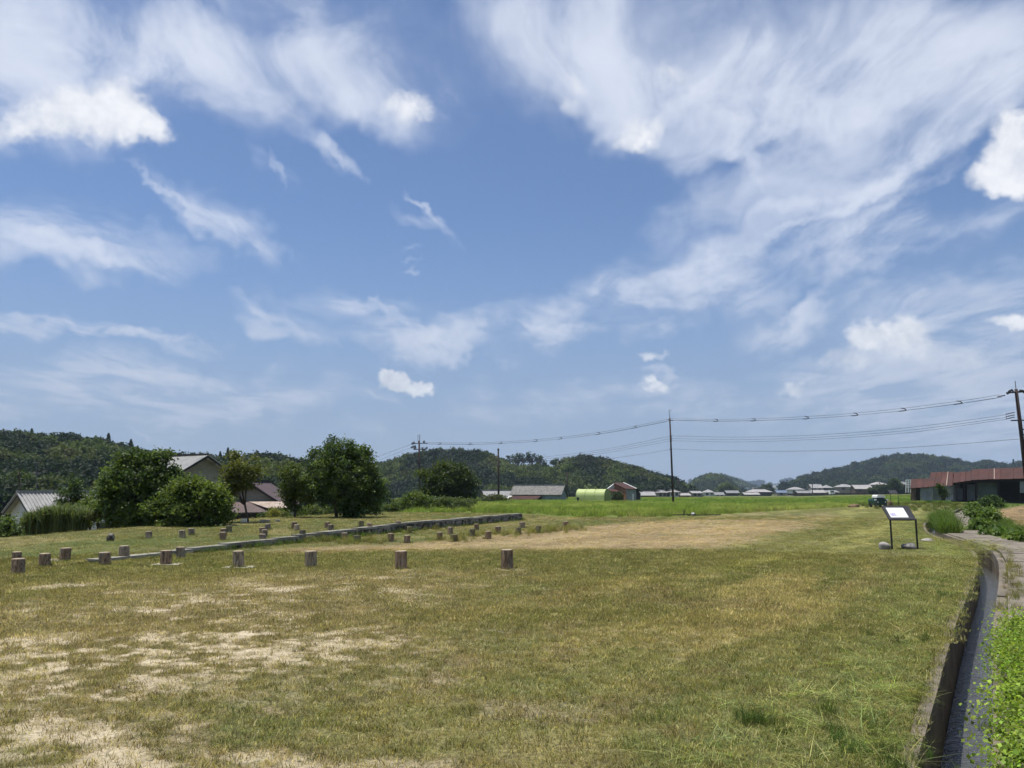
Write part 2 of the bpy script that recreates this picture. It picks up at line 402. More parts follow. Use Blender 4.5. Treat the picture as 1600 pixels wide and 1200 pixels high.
def rubble_mat():
    m = bpy.data.materials.new('rubble'); m.use_nodes = True; T = NT(m.node_tree)
    tc = T.n('ShaderNodeTexCoord').outputs['Object']; vo = T.n('ShaderNodeTexVoronoi', inp={'Vector': tc, 'Scale': 6.5})
    n = T.noise(tc, 18, 4, .6); c = T.mix(T.ss(vo.outputs['Color'], .25, .85), (.060, .055, .047), (.27, .25, .215))
    c = T.mix(1.0, c, T.mix(n, (.6, .6, .6), (1.4, 1.4, 1.4)), 'MULTIPLY')
    bp = T.n('ShaderNodeBump', inp={'Height': T.m('MULTIPLY', n, .03), 'Strength': .8, 'Distance': 1.0})
    b = T.n('ShaderNodeBsdfPrincipled', inp={'Base Color': c, 'Roughness': .92, 'Specular IOR Level': .2, 'Normal': bp.outputs[0]})
    T.t.links.new(b.outputs[0], T.n('ShaderNodeOutputMaterial').inputs[0]); return m
M_STONE = rubble_mat()
M_COPE = mat('coping', (.33, .31, .255), .9, .25, 1.5, (.15, .14, .11), bump=.005, bscale=40)
def wood_mat(name, col, dark):
    m = bpy.data.materials.new(name); m.use_nodes = True; T = NT(m.node_tree)
    tc = T.n('ShaderNodeTexCoord').outputs['Object']; oi = T.n('ShaderNodeObjectInfo').outputs['Random']
    off = T.n('ShaderNodeCombineXYZ', inp={0: T.m('MULTIPLY', oi, 37.0), 1: T.m('MULTIPLY', oi, 11.0), 2: T.m('MULTIPLY', oi, 5.0)}).outputs[0]
    v = T.n('ShaderNodeMapping', inp={'Vector': T.v('ADD', tc, off), 'Scale': (8, 8, .8)}).outputs[0]
    n1, n2 = T.noise(v, 2.6, 5, .62, .4), T.noise(v, 5.5, 3, .55, .2); patch = T.noise(T.v('ADD', tc, off), 4.0, 3, .5)
    c = T.mix(T.ss(n1, .34, .66), dark, col); c = T.mix(T.m('MULTIPLY', T.ss(patch, .5, .7), .6), c, (.30, .28, .24))
    crack = T.m('SUBTRACT', 1.0, T.ss(T.m('ABSOLUTE', T.m('SUBTRACT', n2, .5)), .0, .035))
    c = T.mix(T.m('MULTIPLY', crack, .85), c, (.035, .026, .02))
    c = T.mix(1.0, c, T.mix(oi, (.78, .78, .80), (1.2, 1.18, 1.12)), 'MULTIPLY')
    h = T.m('SUBTRACT', T.m('MULTIPLY', n1, .012), T.m('MULTIPLY', crack, .02))
    bp = T.n('ShaderNodeBump', inp={'Height': h, 'Strength': .9, 'Distance': 1.0})
    b = T.n('ShaderNodeBsdfPrincipled', inp={'Base Color': c, 'Roughness': .88, 'Specular IOR Level': .2, 'Normal': bp.outputs[0]})
    T.t.links.new(b.outputs[0], T.n('ShaderNodeOutputMaterial').inputs[0]); return m
M_WOOD = wood_mat('post_wood', (.40, .285, .19), (.21, .145, .095))
M_WOOD2 = wood_mat('post_wood_grey', (.42, .335, .24), (.24, .19, .135))
M_WOOD3 = wood_mat('post_wood_moss_shade', (.26, .25, .13), (.17, .15, .085))
M_END = mat('end_grain', (.42, .35, .25), .85, .2, 12.0, (.30, .24, .17), bump=.004, bscale=60)
M_SLAB = mat('pale_slab', (.46, .43, .37), .9, .2, 4, (.36, .33, .27))
M_BLACK = mat('black_metal', (.018, .018, .02), .45, .1, 5)
M_SIGN = mat('sign_dark', (.05, .05, .055), .5, .1, 6)
M_WHITE = mat('sign_white', (.80, .80, .80), .4, .02, 2, (.78, .78, .79))
M_PURPLE = mat('sign_print', (.35, .30, .62), .5, .1, 4)
M_ROCKL = mat('rock_light', (.36, .34, .31), .9, .3, 5, (.22, .2, .18), bump=.02, bscale=20)
M_ROCKD = mat('rock_dark', (.09, .085, .08), .85, .3, 6, (.30, .28, .26), bump=.02, bscale=20)
M_POLE = mat('pole_brown', (.050, .030, .026), .8, .2, 1, (.032, .02, .018))
M_WIRE = mat('wire', (.10, .105, .115), .6, .05, 1)
M_CER = mat('insulator', (.03, .03, .035), .3, .1, 4)
M_TILE = mat('roof_tile_grey', (.25, .25, .245), .55, .3, 1.2, (.16, .16, .16), bump=.01, bscale=6)
M_TILEL = mat('roof_tile_light', (.32, .315, .305), .6, .2, .8, (.23, .225, .22), bump=.01, bscale=6)
M_TILEP = mat('roof_tile_pale', (.36, .34, .325), .6, .15, .5, (.29, .275, .265))
M_TILEW = mat('roof_tile_bright', (.50, .49, .46), .55, .2, .8, (.38, .37, .355))
M_TILED = mat('roof_tile_dark', (.085, .082, .08), .6, .4, 2.5, (.19, .185, .17), bump=.01, bscale=6)
M_BLUE = mat('roof_blue_grey', (.15, .19, .26), .5, .15, .6, (.11, .14, .2))
M_PLAST = mat('plaster_white', (.60, .60, .58), .9, .1, 1, (.50, .50, .48))
M_PLASTG = mat('plaster_beige', (.27, .245, .205), .9, .12, 1.2, (.22, .20, .165), bump=.003, bscale=40)
M_GREYW = mat('wall_grey_sheet', (.25, .27, .28), .6, .2, 1.4, (.17, .175, .18), rib=(0, .12, .006))
M_BROWNW = mat('wall_brown', (.12, .085, .06), .85, .25, 1.5, (.08, .055, .04))
M_DARK = mat('dark_timber', (.035, .028, .024), .8, .3, 2)
M_GLASS = mat('window_glass', (.03, .035, .04), .12, .1, 2, spec=.6)
M_RUST = mat('rusty_red_roof', (.074, .033, .028), .9, .35, .9, (.052, .027, .024), bump=.006, bscale=8)
M_RUST2 = mat('rusty_pale_roof', (.088, .039, .033), .9, .35, 1.4, (.062, .030, .026), bump=.006, bscale=8)
M_BRROOF = mat('brown_roof', (.11, .075, .07), .6, .2, .8, (.08, .055, .05))
M_CORR = mat('corrugated_pale', (.40, .33, .27), .7, .25, 1.5, (.27, .20, .155))
M_BRICK = mat('orange_brick', (.30, .13, .075), .85, .25, 2, (.24, .105, .065))
M_TARP = mat('pale_green_tarp', (.43, .50, .20), .55, .06, .6, (.38, .45, .17), bump=.02, bscale=1.6)
M_TARPD = mat('green_tarp_end', (.22, .27, .09), .6, .1, .8, (.19, .23, .08))
M_GREENM = mat('dark_green_paint', (.012, .045, .035), .35, .1, 3)
M_TYRE = mat('tyre', (.02, .02, .02), .8, .2, 6)
M_WPAINT = mat('white_paint', (.78, .78, .76), .4, .04, 3)
M_STRAW = mat('straw_heap', (.22, .155, .085), .95, .4, 6, (.14, .095, .05), bump=.05, bscale=12)

# ------------------------------------------------------------------ instanced stuff
def proto_collection(name, meshes):
    c = bpy.data.collections.new(name)
    for i, me in enumerate(meshes):
        o = bpy.data.objects.new('%s_source_%02d' % (name, i), me); c.objects.link(o)
    return c
def scatter(name, label, cat, pts, protos, idx, rot, scl, tint, kind='stuff'):
    n = len(pts)
    me = np_mesh(name, pts, [], {'idx': ('POINT', 'INT', idx), 'rot': ('POINT', 'FLOAT_VECTOR', rot), 'scl': ('POINT', 'FLOAT_VECTOR', scl), 'tint': ('POINT', 'FLOAT_COLOR', rgba(tint))})
    o = link(name, me, None); tag(o, label, cat, kind=kind)
    ng = bpy.data.node_groups.new(name + '_scatter', 'GeometryNodeTree')
    ng.interface.new_socket('Geometry', in_out='INPUT', socket_type='NodeSocketGeometry')
    ng.interface.new_socket('Geometry', in_out='OUTPUT', socket_type='NodeSocketGeometry')
    N, L = ng.nodes, ng.links
    gi, go = N.new('NodeGroupInput'), N.new('NodeGroupOutput')
    ip = N.new('GeometryNodeInstanceOnPoints'); ci = N.new('GeometryNodeCollectionInfo')
    ci.inputs['Collection'].default_value = protos; ci.inputs['Separate Children'].default_value = True; ci.inputs['Reset Children'].default_value = True
    ip.inputs['Pick Instance'].default_value = True
    def na(nm, t):
        a = N.new('GeometryNodeInputNamedAttribute'); a.data_type = t; a.inputs['Name'].default_value = nm; return a.outputs['Attribute']
    er = N.new('FunctionNodeEulerToRotation')
    L.new(na('rot', 'FLOAT_VECTOR'), er.inputs[0])
    L.new(gi.outputs[0], ip.inputs['Points']); L.new(ci.outputs[0], ip.inputs['Instance']); L.new(na('idx', 'INT'), ip.inputs['Instance Index'])
    L.new(er.outputs[0], ip.inputs['Rotation']); L.new(na('scl', 'FLOAT_VECTOR'), ip.inputs['Scale'])
    L.new(ip.outputs[0], go.inputs[0])
    md = o.modifiers.new('scatter', 'NODES'); md.node_group = ng
    return o
def blades(n, radius, h0, h1, w, lean, seed, segs=2, flatten=1.0, fold=0):
    """a tuft of tapering grass blades; per-vertex 'shade' varies blade to blade and is darker towards the root"""
    r = np.random.default_rng(seed); V = []; Fc = []; S = []
    for i in range(n):
        a, rr = r.uniform(0, 6.283), radius * math.sqrt(r.uniform())
        bx, by = rr * math.cos(a), rr * math.sin(a)
        h = r.uniform(h0, h1); la = r.uniform(0, 6.283); ln = h * lean * r.uniform(.2, 1.0)
        dx, dy = math.cos(la), math.sin(la); sa = la + r.uniform(-1.5, 1.5) ; sx, sy = -math.sin(sa) * w / 2, math.cos(sa) * w / 2
        k = len(V); sh = r.uniform()
        for j in range(segs):
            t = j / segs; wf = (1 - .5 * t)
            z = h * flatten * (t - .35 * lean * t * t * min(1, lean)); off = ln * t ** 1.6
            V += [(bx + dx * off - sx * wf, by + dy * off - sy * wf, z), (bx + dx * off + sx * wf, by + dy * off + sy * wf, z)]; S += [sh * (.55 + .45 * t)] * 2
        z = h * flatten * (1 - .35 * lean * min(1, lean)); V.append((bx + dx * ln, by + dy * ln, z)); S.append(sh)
        for j in range(segs - 1): Fc += [(k + 2 * j, k + 2 * j + 1, k + 2 * j + 3), (k + 2 * j, k + 2 * j + 3, k + 2 * j + 2)]
        Fc.append((k + 2 * segs - 2, k + 2 * segs - 1, k + 2 * segs))
    me = np_mesh('tuft', V, Fc, {'shade': ('POINT', 'FLOAT', S)}); me.materials.append(M_GRASS); return me
def leaf_quads(C, size, rs, up=.5, aspect=.6, jitter=.35):
    """diamond leaves at centres C (n,3)"""
    n = len(C); nr = rs.normal(size=(n, 3)); nr[:, 2] = np.abs(nr[:, 2]) * .6 + up; nr /= np.linalg.norm(nr, axis=1)[:, None]
    t = rs.normal(size=(n, 3)); t -= (t * nr).sum(1)[:, None] * nr; t /= np.linalg.norm(t, axis=1)[:, None]
    b = np.cross(nr, t); s = size * rs.uniform(1 - jitter, 1 + jitter, n)[:, None]
    V = np.stack([C - t * s * .5, C + b * s * aspect * .5 + nr * s * .06, C + t * s * .5 - nr * s * .08, C - b * s * aspect * .5 + nr * s * .06], 1).reshape(-1, 3)
    return V, np.arange(4 * n).reshape(n, 4)

# ------------------------------------------------------------------ ground colours (albedo) and plant cover
OLIVE, GREEN, STRAW, BROWN = (.128, .128, .048), (.080, .112, .032), (.26, .22, .105), (.130, .104, .054)
SAND, HAY, HAY2, LIME, PADDY = (.60, .52, .38), (.33, .255, .15), (.24, .18, .105), (.165, .17, .055), (.115, .155, .034)
def P(*pts): return [flat(*p) for p in pts]
HAYP = P((420, 867), (560, 864), (790, 862), (1000, 861), (1095, 858), (1170, 847), (1225, 832), (1290, 822), (1220, 813), (1060, 813), (930, 822), (830, 830), (700, 846), (560, 853), (440, 857))
SANDP = P((-120, 1010), (60, 960), (200, 930), (420, 905), (600, 891), (740, 898), (730, 915), (640, 940), (600, 975), (660, 1005), (560, 1045), (380, 1065), (230, 1090), (110, 1130), (40, 1230), (-120, 1240))
PADP = [(-18, 47), (-6, 52), (1.0, 50.5), (2.8, 44.5), (9, 44.5), (13.5, 49), (20, 58), (31, 72), (38, 84), (45, 90), (64, 100), (260, 430), (-50, 430), (-40, 120), (-26, 70)]
MOWP = P((1010, 905), (1130, 862), (1240, 832), (1320, 812), (1300, 800), (1180, 803), (1250, 796), (1400, 786), (1455, 790), (1460, 812), (1440, 830), (1470, 850), (1330, 880), (1200, 890))
FIELDP = P((1545, 797), (1548, 806), (1572, 818), (1600, 834), (1720, 860), (1720, 790), (1600, 789))                       # bare ploughed plot on the right
DN = DITCH[6] - DITCH[2]; DN = DN / np.linalg.norm(DN)
def cover(x, y):
    """returns albedo (n,3), bare 0..1, hay, paddy, mown"""
    x = np.asarray(x, float); y = np.asarray(y, float)
    wx = x + .5 * (fbm(x, y, .9, 21, 3) - .5) * 1.6; wy = y + .5 * (fbm(x, y, .9, 31, 3) - .5) * 3.0
    q, w = x * DN[1] - y * DN[0], x * DN[0] + y * DN[1]
    n1, n2, n3 = fbm(x, y, .33, 1, 4), fbm(x, y, 1.7, 2, 4), fbm(x, y, 6.0, 5, 3)
    stk = fbm(q * 1.15 + 3 * fbm(x, y, .15, 8, 2), w * .10, 1.0, 6, 3)
    c = mixc(np.broadcast_to(np.array(OLIVE), x.shape + (3,)).copy(), GREEN, sm(.48, .66, n1) * .75)
    c = mixc(c, STRAW, (.5 + .45 * sm(0, 4, x)) * sm(.48, .60, stk)); c = mixc(c, BROWN, .75 * sm(.5, .66, n2))
    c = mixc(c, STRAW, .35 * sm(.55, .75, n3)); c = mixc(c, GREEN, .45 * sm(.55, .72, fbm(x, y, .8, 77, 3)))
    # left foreground is drier
    dry = sm(2.5, -4.0, x) * sm(17, 14, y); c = mixc(c, BROWN, .35 * dry)
    # greener band along the front row of posts
    band = sm(14.2, 15.6, y + .6 * (n2 - .5)) * sm(27, 20, y) * sm(9, 4, x); c = mixc(c, (.088, .102, .032), .7 * band)
    mown = in_poly(wx, wy, MOWP, .8)
    mc = mixc(np.broadcast_to(np.array((.125, .13, .04)), x.shape + (3,)).copy(), (.24, .235, .085), sm(.50, .66, fbm(q * 1.1 + 2 * n1, w * .12, 1.0, 16, 3))); mc = mixc(mc, BROWN, .35 * sm(.5, .7, n2)); mc = mixc(mc, (.07, .10, .025), .4 * sm(.55, .7, n1))
    c = mixc(c, mc, mown)
    dryreg = in_poly(wx, wy, SANDP, 2.0); c = mixc(c, (.20, .165, .092), .55 * dryreg)
    hay = in_poly(wx, np.where(y < 20.2, y, wy), HAYP, .9)
    hc = mixc(np.broadcast_to(np.array(HAY), x.shape + (3,)).copy(), HAY2, sm(.42, .66, fbm(q * .8, w * .25, 1.0, 26, 4))); hc = mixc(hc, OLIVE, .45 * sm(.56, .7, n1)); hc = mixc(hc, (.38, .29, .16), .5 * sm(.56, .7, n2))
    c = mixc(c, hc, hay * .82)
    bare = in_poly(wx, wy, SANDP, 1.5) * sm(.485, .60, .22 * n2 + .16 * n1 + .30 * n3 + .32 * fbm(x * .7, y, 11.0, 55, 2) + .022)
    bare = np.maximum(bare, .8 * sm(.62, .72, n2) * sm(1.5, -3, x) * sm(16, 13, y))
    for (cx, cy, r) in BARE_SPOTS:
        d = np.hypot(x - cx, (y - cy) * .8); bare = np.maximum(bare, sm(r * 1.6, r * .4, d + .35 * (n3 - .5)))
    c = mixc(c, SAND, bare * .9)
    dd, side = poly_dist(x, y, DITCH)
    edge = sm(2.2, .4, dd) * (side < 0) * sm(1, 2, y); c = mixc(c, (.105, .135, .04), .8 * edge)
    pad = in_poly(wx, wy, PADP, .8)
    pc = mixc(np.broadcast_to(np.array(PADDY), x.shape + (3,)).copy(), (.13, .16, .04), sm(.45, .65, fbm(x, y, .12, 41, 3)))
    pc = mixc(pc, (.07, .125, .022), sm(.5, .62, fbm(x * .12, y * 1.0, .12, 42, 2)) * sm(60, 80, y)); c = mixc(c, pc, pad)
    rt = in_poly(wx, wy, FIELDP, .6); c = mixc(c, mixc(np.broadcast_to(np.array((.27, .19, .105)), x.shape + (3,)).copy(), BROWN, sm(.4, .7, n2)), rt)
    rw = (side > 0) * sm(1.2, 1.6, dd) * (1 - rt) * sm(10, 13, y) * sm(140, 100, y); c = mixc(c, (.07, .115, .022), .85 * rw)
    far = sm(170, 260, y); fc = mixc(np.broadcast_to(np.array((.085, .125, .03)), x.shape + (3,)).copy(), (.14, .15, .05), sm(.45, .6, fbm(x * .5, y, .02, 51, 2))); c = mixc(c, fc, far)
    return c, bare, hay, pad, mown
BARE_SPOTS = [(*flat(790, 891), .17), (*flat(815, 892), .12), (*flat(625, 892), .16)]

# ---- ground sheet: fine in front, coarse behind, out to 4 km
def ground():
    th = np.concatenate([np.linspace(-.84, .84, 290), np.linspace(.84, 2 * math.pi - .84, 44)[1:-1]])
    r1 = 1.2 * 1.0062 ** np.arange(0, 590); r1 = r1[r1 < 46]
    r2 = r1[-1] * 1.045 ** np.arange(1, 110); r2 = r2[r2 < 3900]; rr = np.concatenate([r1, r2, [3950.0]])
    R, A = np.meshgrid(rr, th, indexing='ij')
    x, y = R * np.sin(A), R * np.cos(A)
    z = H0(x, y)
    near = R < 90
    d, s = poly_dist(x[near], y[near], DITCH)
    z[near] = np.where(d < HALF + .085, -.85, z[near])
    # soil sinks under the lawn terrace
    t = (x - WA[0]) * WD[0] + (y - WA[1]) * WD[1]; sd = (x - WA[0]) * WN[0] + (y - WA[1]) * WN[1]
    z = np.where((sd > .3) & (sd < 23) & (t < WL - .3) & (t > -12), z - .35, z)
    c, bare, hay, pad, mown = cover(x.ravel(), y.ravel())
    nr, na = R.shape
    V = np.stack([x, y, z], -1).reshape(-1, 3)
    i, j = np.meshgrid(np.arange(nr - 1), np.arange(na), indexing='ij'); j2 = (j + 1) % na
    F = np.stack([i * na + j, i * na + j2, (i + 1) * na + j2, (i + 1) * na + j], -1).reshape(-1, 4)[:, ::-1]
    V = np.vstack([V, [[0, 0, float(H0(0, 0))]]]); c = np.vstack([c, c[:1]]); bare = np.append(bare, 0)
    me = np_mesh('ground', V, F, {'soil': ('POINT', 'FLOAT_COLOR', rgba(c)), 'bare': ('POINT', 'FLOAT', bare)})
    # centre fan
    import bmesh
    bm = bmesh.new(); bm.from_mesh(me); bm.verts.ensure_lookup_table(); k = len(V) - 1
    for a in range(na): bm.faces.new((bm.verts[k], bm.verts[a], bm.verts[(a + 1) % na])).normal_flip()
    bm.normal_update()
    bm.to_mesh(me); bm.free()
    me.polygons.foreach_set('use_smooth', [True] * len(me.polygons))
    return me
def soil_mat(name):
    m = bpy.data.materials.new(name); m.use_nodes = True; T = NT(m.node_tree)
    col = T.n('ShaderNodeAttribute', attribute_name='soil').outputs['Color']; bare = T.n('ShaderNodeAttribute', attribute_name='bare').outputs['Fac']
    tc = T.n('ShaderNodeTexCoord').outputs['Object']
    n1, n2, n3 = T.noise(tc, 26, 4, .65), T.noise(tc, 90, 3, .6), T.noise(tc, 5, 4, .6)
    c = T.mix(1.0, col, T.mix(T.ss(n1, .28, .72), (.45, .45, .45), (1.45, 1.42, 1.35)), 'MULTIPLY')
    c = T.mix(1.0, c, T.mix(n2, (.75, .75, .75), (1.25, 1.25, 1.25)), 'MULTIPLY')
    litter = T.m('MULTIPLY', T.ss(T.m('ADD', n1, T.m('MULTIPLY', n3, .5)), .70, .95), T.m('MULTIPLY', bare, .75))
    c = T.mix(litter, c, (.16, .115, .06))
    h = T.m('ADD', T.m('MULTIPLY', n1, .03), T.m('MULTIPLY', n2, .008))
    bp = T.n('ShaderNodeBump', inp={'Height': h, 'Strength': .8, 'Distance': 1.0})
    b = T.n('ShaderNodeBsdfPrincipled', inp={'Base Color': c, 'Roughness': .95, 'Specular IOR Level': .1, 'Normal': bp.outputs[0]})
    o = T.n('ShaderNodeOutputMaterial'); T.t.links.new(b.outputs[0], o.inputs[0]); return m
M_SOIL = soil_mat('field_soil')
g = link('ground', ground(), M_SOIL); tag(g, 'wide field of dry mown grass, hay and green paddies', 'ground', kind='structure')

# ---- lawn terrace behind the low stone wall
def terrace():
    tt, ss_ = np.linspace(-13, WL - .02, 110), np.concatenate([np.linspace(.12, 10, 50), np.linspace(10.4, 24, 30)])
    Tm, Sm = np.meshgrid(tt, ss_, indexing='ij')
    x, y = WA[0] + Tm * WD[0] + Sm * WN[0], WA[1] + Tm * WD[1] + Sm * WN[1]
    z = terr_h(Tm) + .03 * (fbm(x, y, .3, 9, 3) - .5) - 3.0 * sm(8.6, 13, Sm) - .06 * sm(-8, -13, Tm)
    c, bare, *_ = cover(x.ravel(), y.ravel())
    lawn = mixc(np.broadcast_to(np.array((.100, .105, .036)), c.shape).copy(), STRAW, .5 * sm(.5, .68, fbm(x.ravel(), y.ravel(), .5, 61, 4)))
    lawn = mixc(lawn, GREEN, .6 * sm(.5, .66, fbm(x.ravel(), y.ravel(), .35, 62, 3)))
    a, b = Tm.shape; i, j = np.meshgrid(np.arange(a - 1), np.arange(b - 1), indexing='ij')
    F = np.stack([i * b + j, (i + 1) * b + j, (i + 1) * b + j + 1, i * b + j + 1], -1).reshape(-1, 4)
    me = np_mesh('lawn_terrace', np.stack([x, y, z], -1).reshape(-1, 3), F, {'soil': ('POINT', 'FLOAT_COLOR', rgba(lawn)), 'bare': ('POINT', 'FLOAT', np.zeros(len(lawn)))})
    return me
g = link('lawn_terrace', terrace(), M_SOIL); tag(g, 'slightly raised lawn behind the low stone wall', 'lawn', kind='structure')

# ---- low stone wall: coping slabs and rubble stones
def stone_wall():
    root = thing('stone_wall', 'long low rubble stone wall with a pale coping crossing the lawn', 'wall', (WA[0], WA[1], 0))
    def pt(t, s, z): return Vector((WA[0] + WD[0] * t + WN[0] * s, WA[1] + WD[1] * t + WN[1] * s, z))
    r = random.Random(3); t = -2.6; cop = []
    while t < WL - .2:
        L = min(r.uniform(.75, 1.25), WL - t); z = float(terr_h(t + L / 2)) + .035 + r.uniform(-.012, .012)
        mb = MB(); q = [pt(t + .015, -.16 + r.uniform(-.02, .02), z), pt(t + L - .015, -.16 + r.uniform(-.02, .02), z), pt(t + L - .015, .17, z), pt(t + .015, .17, z)]
        mb.slab(q, .075, Vector((0, 0, 1))); obj('coping_slab', mb, M_COPE, root); t += L
    mb = MB()
    for i in range(60):
        t = -1.5 + (WL + 1.5) * (i + .5) / 60; hh = float(terr_h(t)) - .04; L = (WL + 1.5) / 60
        zz = -.1
        while zz < hh - .02:
            h = min(r.uniform(.07, .13), hh - zz); sub = r.choice((2, 3))
            for k in range(sub):
                c = pt(t - L / 2 + L * (k + .5) / sub, -.075 + r.uniform(-.02, .02), zz + h / 2)
                M = Matrix((Vector((WD[0], WD[1], 0)), Vector((WN[0], WN[1], 0)), Vector((0, 0, 1)))).transposed() @ Matrix.Rotation(r.uniform(-.12, .12), 3, 'Y')
                mb.box(c, (L / sub * r.uniform(.82, .96), .2, h * r.uniform(.85, .96)), M)
            zz += h
    tag(obj('rubble_stones', mb, M_STONE, root), kind='stuff')
    mb = MB(); a = [pt(-2.4, 0, -.2), pt(WL - .02, 0, -.2)]
    mb.add([pt(-2.4, .0, -.25), pt(WL - .03, .0, -.25), pt(WL - .03, .0, float(terr_h(WL)) - .05), pt(-2.4, .0, float(terr_h(-2.4)) - .05), pt(-2.4, .15, -.25), pt(WL - .03, .15, -.25), pt(WL - .03, .15, float(terr_h(WL)) - .05), pt(-2.4, .15, float(terr_h(-2.4)) - .05)],
           [(0, 1, 2, 3), (7, 6, 5, 4), (0, 4, 5, 1), (1, 5, 6, 2), (2, 6, 7, 3), (3, 7, 4, 0)])
    obj('mortar_core', mb, M_CONCD, root)
stone_wall()

# ---- irrigation ditch
def offs(poly, d):
    t = np.gradient(poly, axis=0); t /= np.linalg.norm(t, axis=1)[:, None]
    return poly + np.stack([t[:, 1], -t[:, 0]], 1) * d
def strip_solid(poly, d0, d1, z0, z1):
    a, b = offs(poly, d0), offs(poly, d1); n = len(poly); mb = MB()
    for i in range(n): mb.v += [(*a[i], z1), (*b[i], z1), (*b[i], z0), (*a[i], z0)]
    for i in range(n - 1):
        k = 4 * i
        for u in range(4): mb.f.append((k + u, k + (u + 1) % 4, k + 4 + (u + 1) % 4, k + 4 + u))
    mb.f += [(3, 2, 1, 0), tuple(4 * (n - 1) + u for u in range(4))]
    return mb
LINE = DITCH[(DITCH[:, 1] > -1.8)]
root = thing('irrigation_ditch', 'narrow concrete irrigation ditch running away along the mown field edge', 'ditch', (2.94, 5.0, -.6))
def panels():
    cum = np.concatenate([[0], np.cumsum(np.linalg.norm(np.diff(LINE, axis=0), axis=1))]); s0 = 0.0; r = random.Random(11)
    while s0 < cum[-1] - .3:
        e = min(s0 + 2.0, cum[-1]); seg = np.array([(np.interp(v, cum, LINE[:, 0]), np.interp(v, cum, LINE[:, 1])) for v in np.linspace(s0 + .008, e - .008, 5)]); j = r.uniform(-.008, .008); z = r.uniform(-.012, .008)
        obj('ditch_wall_panel', strip_solid(seg, -HALF - .09 + j, -HALF + j, -.75, z), M_CONCD, root)
        obj('ditch_wall_panel', strip_solid(seg, HALF + j, HALF + .13 + j, -.75, z + .012), M_CONCD, root); s0 = e
panels()
obj('ditch_bed', strip_solid(LINE, -HALF - .02, HALF + .02, -.82, -.62), M_CONCD, root)
def water():
    m = bpy.data.materials.new('ditch_water'); m.use_nodes = True; T = NT(m.node_tree)
    tc = T.n('ShaderNodeTexCoord').outputs['Object']
    mp = T.n('ShaderNodeMapping', inp={'Vector': tc, 'Rotation': (0, 0, math.radians(-32)), 'Scale': (1.0, 2.2, 1)}).outputs[0]
    n = T.noise(mp, 9, 3, .55, 1.2); n2 = T.noise(mp, 30, 3, .6, .6)
    h = T.m('ADD', T.m('MULTIPLY', n, .020), T.m('MULTIPLY', n2, .004))
    bp = T.n('ShaderNodeBump', inp={'Height': h, 'Strength': .8, 'Distance': 1.0})
    b = T.n('ShaderNodeBsdfPrincipled', inp={'Base Color': (.075, .078, .08, 1), 'Roughness': .06, 'IOR': 1.33, 'Specular IOR Level': .9, 'Normal': bp.outputs[0]})
    o = T.n('ShaderNodeOutputMaterial'); T.t.links.new(b.outputs[0], o.inputs[0])
    a, b2 = offs(LINE, -HALF + .001), offs(LINE, HALF - .001); mb = MB()
    w = tag(obj('water', strip_solid(LINE, -HALF + .002, HALF - .002, -.615, -.50), m), 'dark rippled water flowing in the concrete ditch', 'water', kind='structure')
water()
# ---- concrete path on the far bank, cast in bays
PATH = DITCH[(DITCH[:, 1] > 2) & (DITCH[:, 1] < 62)]
def path():
    root = thing('concrete_path', 'weathered pale concrete path following the right bank of the ditch', 'path', (6.5, 9.0, 0)); root['kind'] = 'structure'
    cum = np.concatenate([[0], np.cumsum(np.linalg.norm(np.diff(PATH, axis=0), axis=1))])
    L = cum[-1]; s = 0.0; r = random.Random(5); k = 0
    def at_s(v): return np.array([np.interp(v, cum, PATH[:, 0]), np.interp(v, cum, PATH[:, 1])])
    while s < L - .5:
        e = min(s + 2.4, L); seg = np.array([at_s(v) for v in np.linspace(s + .012, e - .012, 6)])
        wid = 1.75 if s < 22 else 1.35
        z = .018 + r.uniform(-.008, .01)
        mb = strip_solid(seg, HALF + .145, HALF + wid, -.12, z + .02)
        obj('path_slab', mb, M_CONC, root); s = e
path()

# ------------------------------------------------------------------ grass
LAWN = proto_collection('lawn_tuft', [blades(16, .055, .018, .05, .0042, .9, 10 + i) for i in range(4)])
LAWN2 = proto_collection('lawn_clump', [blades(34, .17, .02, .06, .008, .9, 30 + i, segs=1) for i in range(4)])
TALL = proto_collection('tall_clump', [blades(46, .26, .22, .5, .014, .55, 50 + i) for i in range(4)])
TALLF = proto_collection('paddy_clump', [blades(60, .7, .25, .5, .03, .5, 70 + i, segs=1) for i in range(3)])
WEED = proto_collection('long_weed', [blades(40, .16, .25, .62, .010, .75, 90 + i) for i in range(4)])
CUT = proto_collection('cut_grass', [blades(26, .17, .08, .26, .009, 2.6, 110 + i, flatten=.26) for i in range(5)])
def fan(n, r0, r1, a=.80):
    rr = np.sqrt(rng.uniform(r0 * r0, r1 * r1, n)); th = rng.uniform(-a, a, n); return rr * np.sin(th), rr * np.cos(th)
def put(x, y, dz=0.0, tilt=.12):
    n = len(x); z = H(x, y) + dz
    rot = np.stack([rng.normal(0, tilt, n), rng.normal(0, tilt, n), rng.uniform(0, 6.283, n)], 1)
    return np.stack([x, y, z], 1), rot
def clear(x, y, m):
    d, s = poly_dist(x, y, DITCH); return (d > HALF + m) & ~((s > 0) & (d < HALF + 1.75) & (y > 5.5))
PAL = np.array([(.080, .105, .028), (.115, .120, .038), (.165, .150, .055), (.29, .235, .105), (.145, .100, .050), (.40, .345, .21)])
def tint_for(x, y, c, jitter=.45):
    k = rng.integers(0, len(PAL), len(x)); t = c * .45 + PAL[k] * .55
    return np.clip(t * 1.42 * rng.uniform(1 - jitter, 1 + jitter, (len(x), 1)), .01, .8)
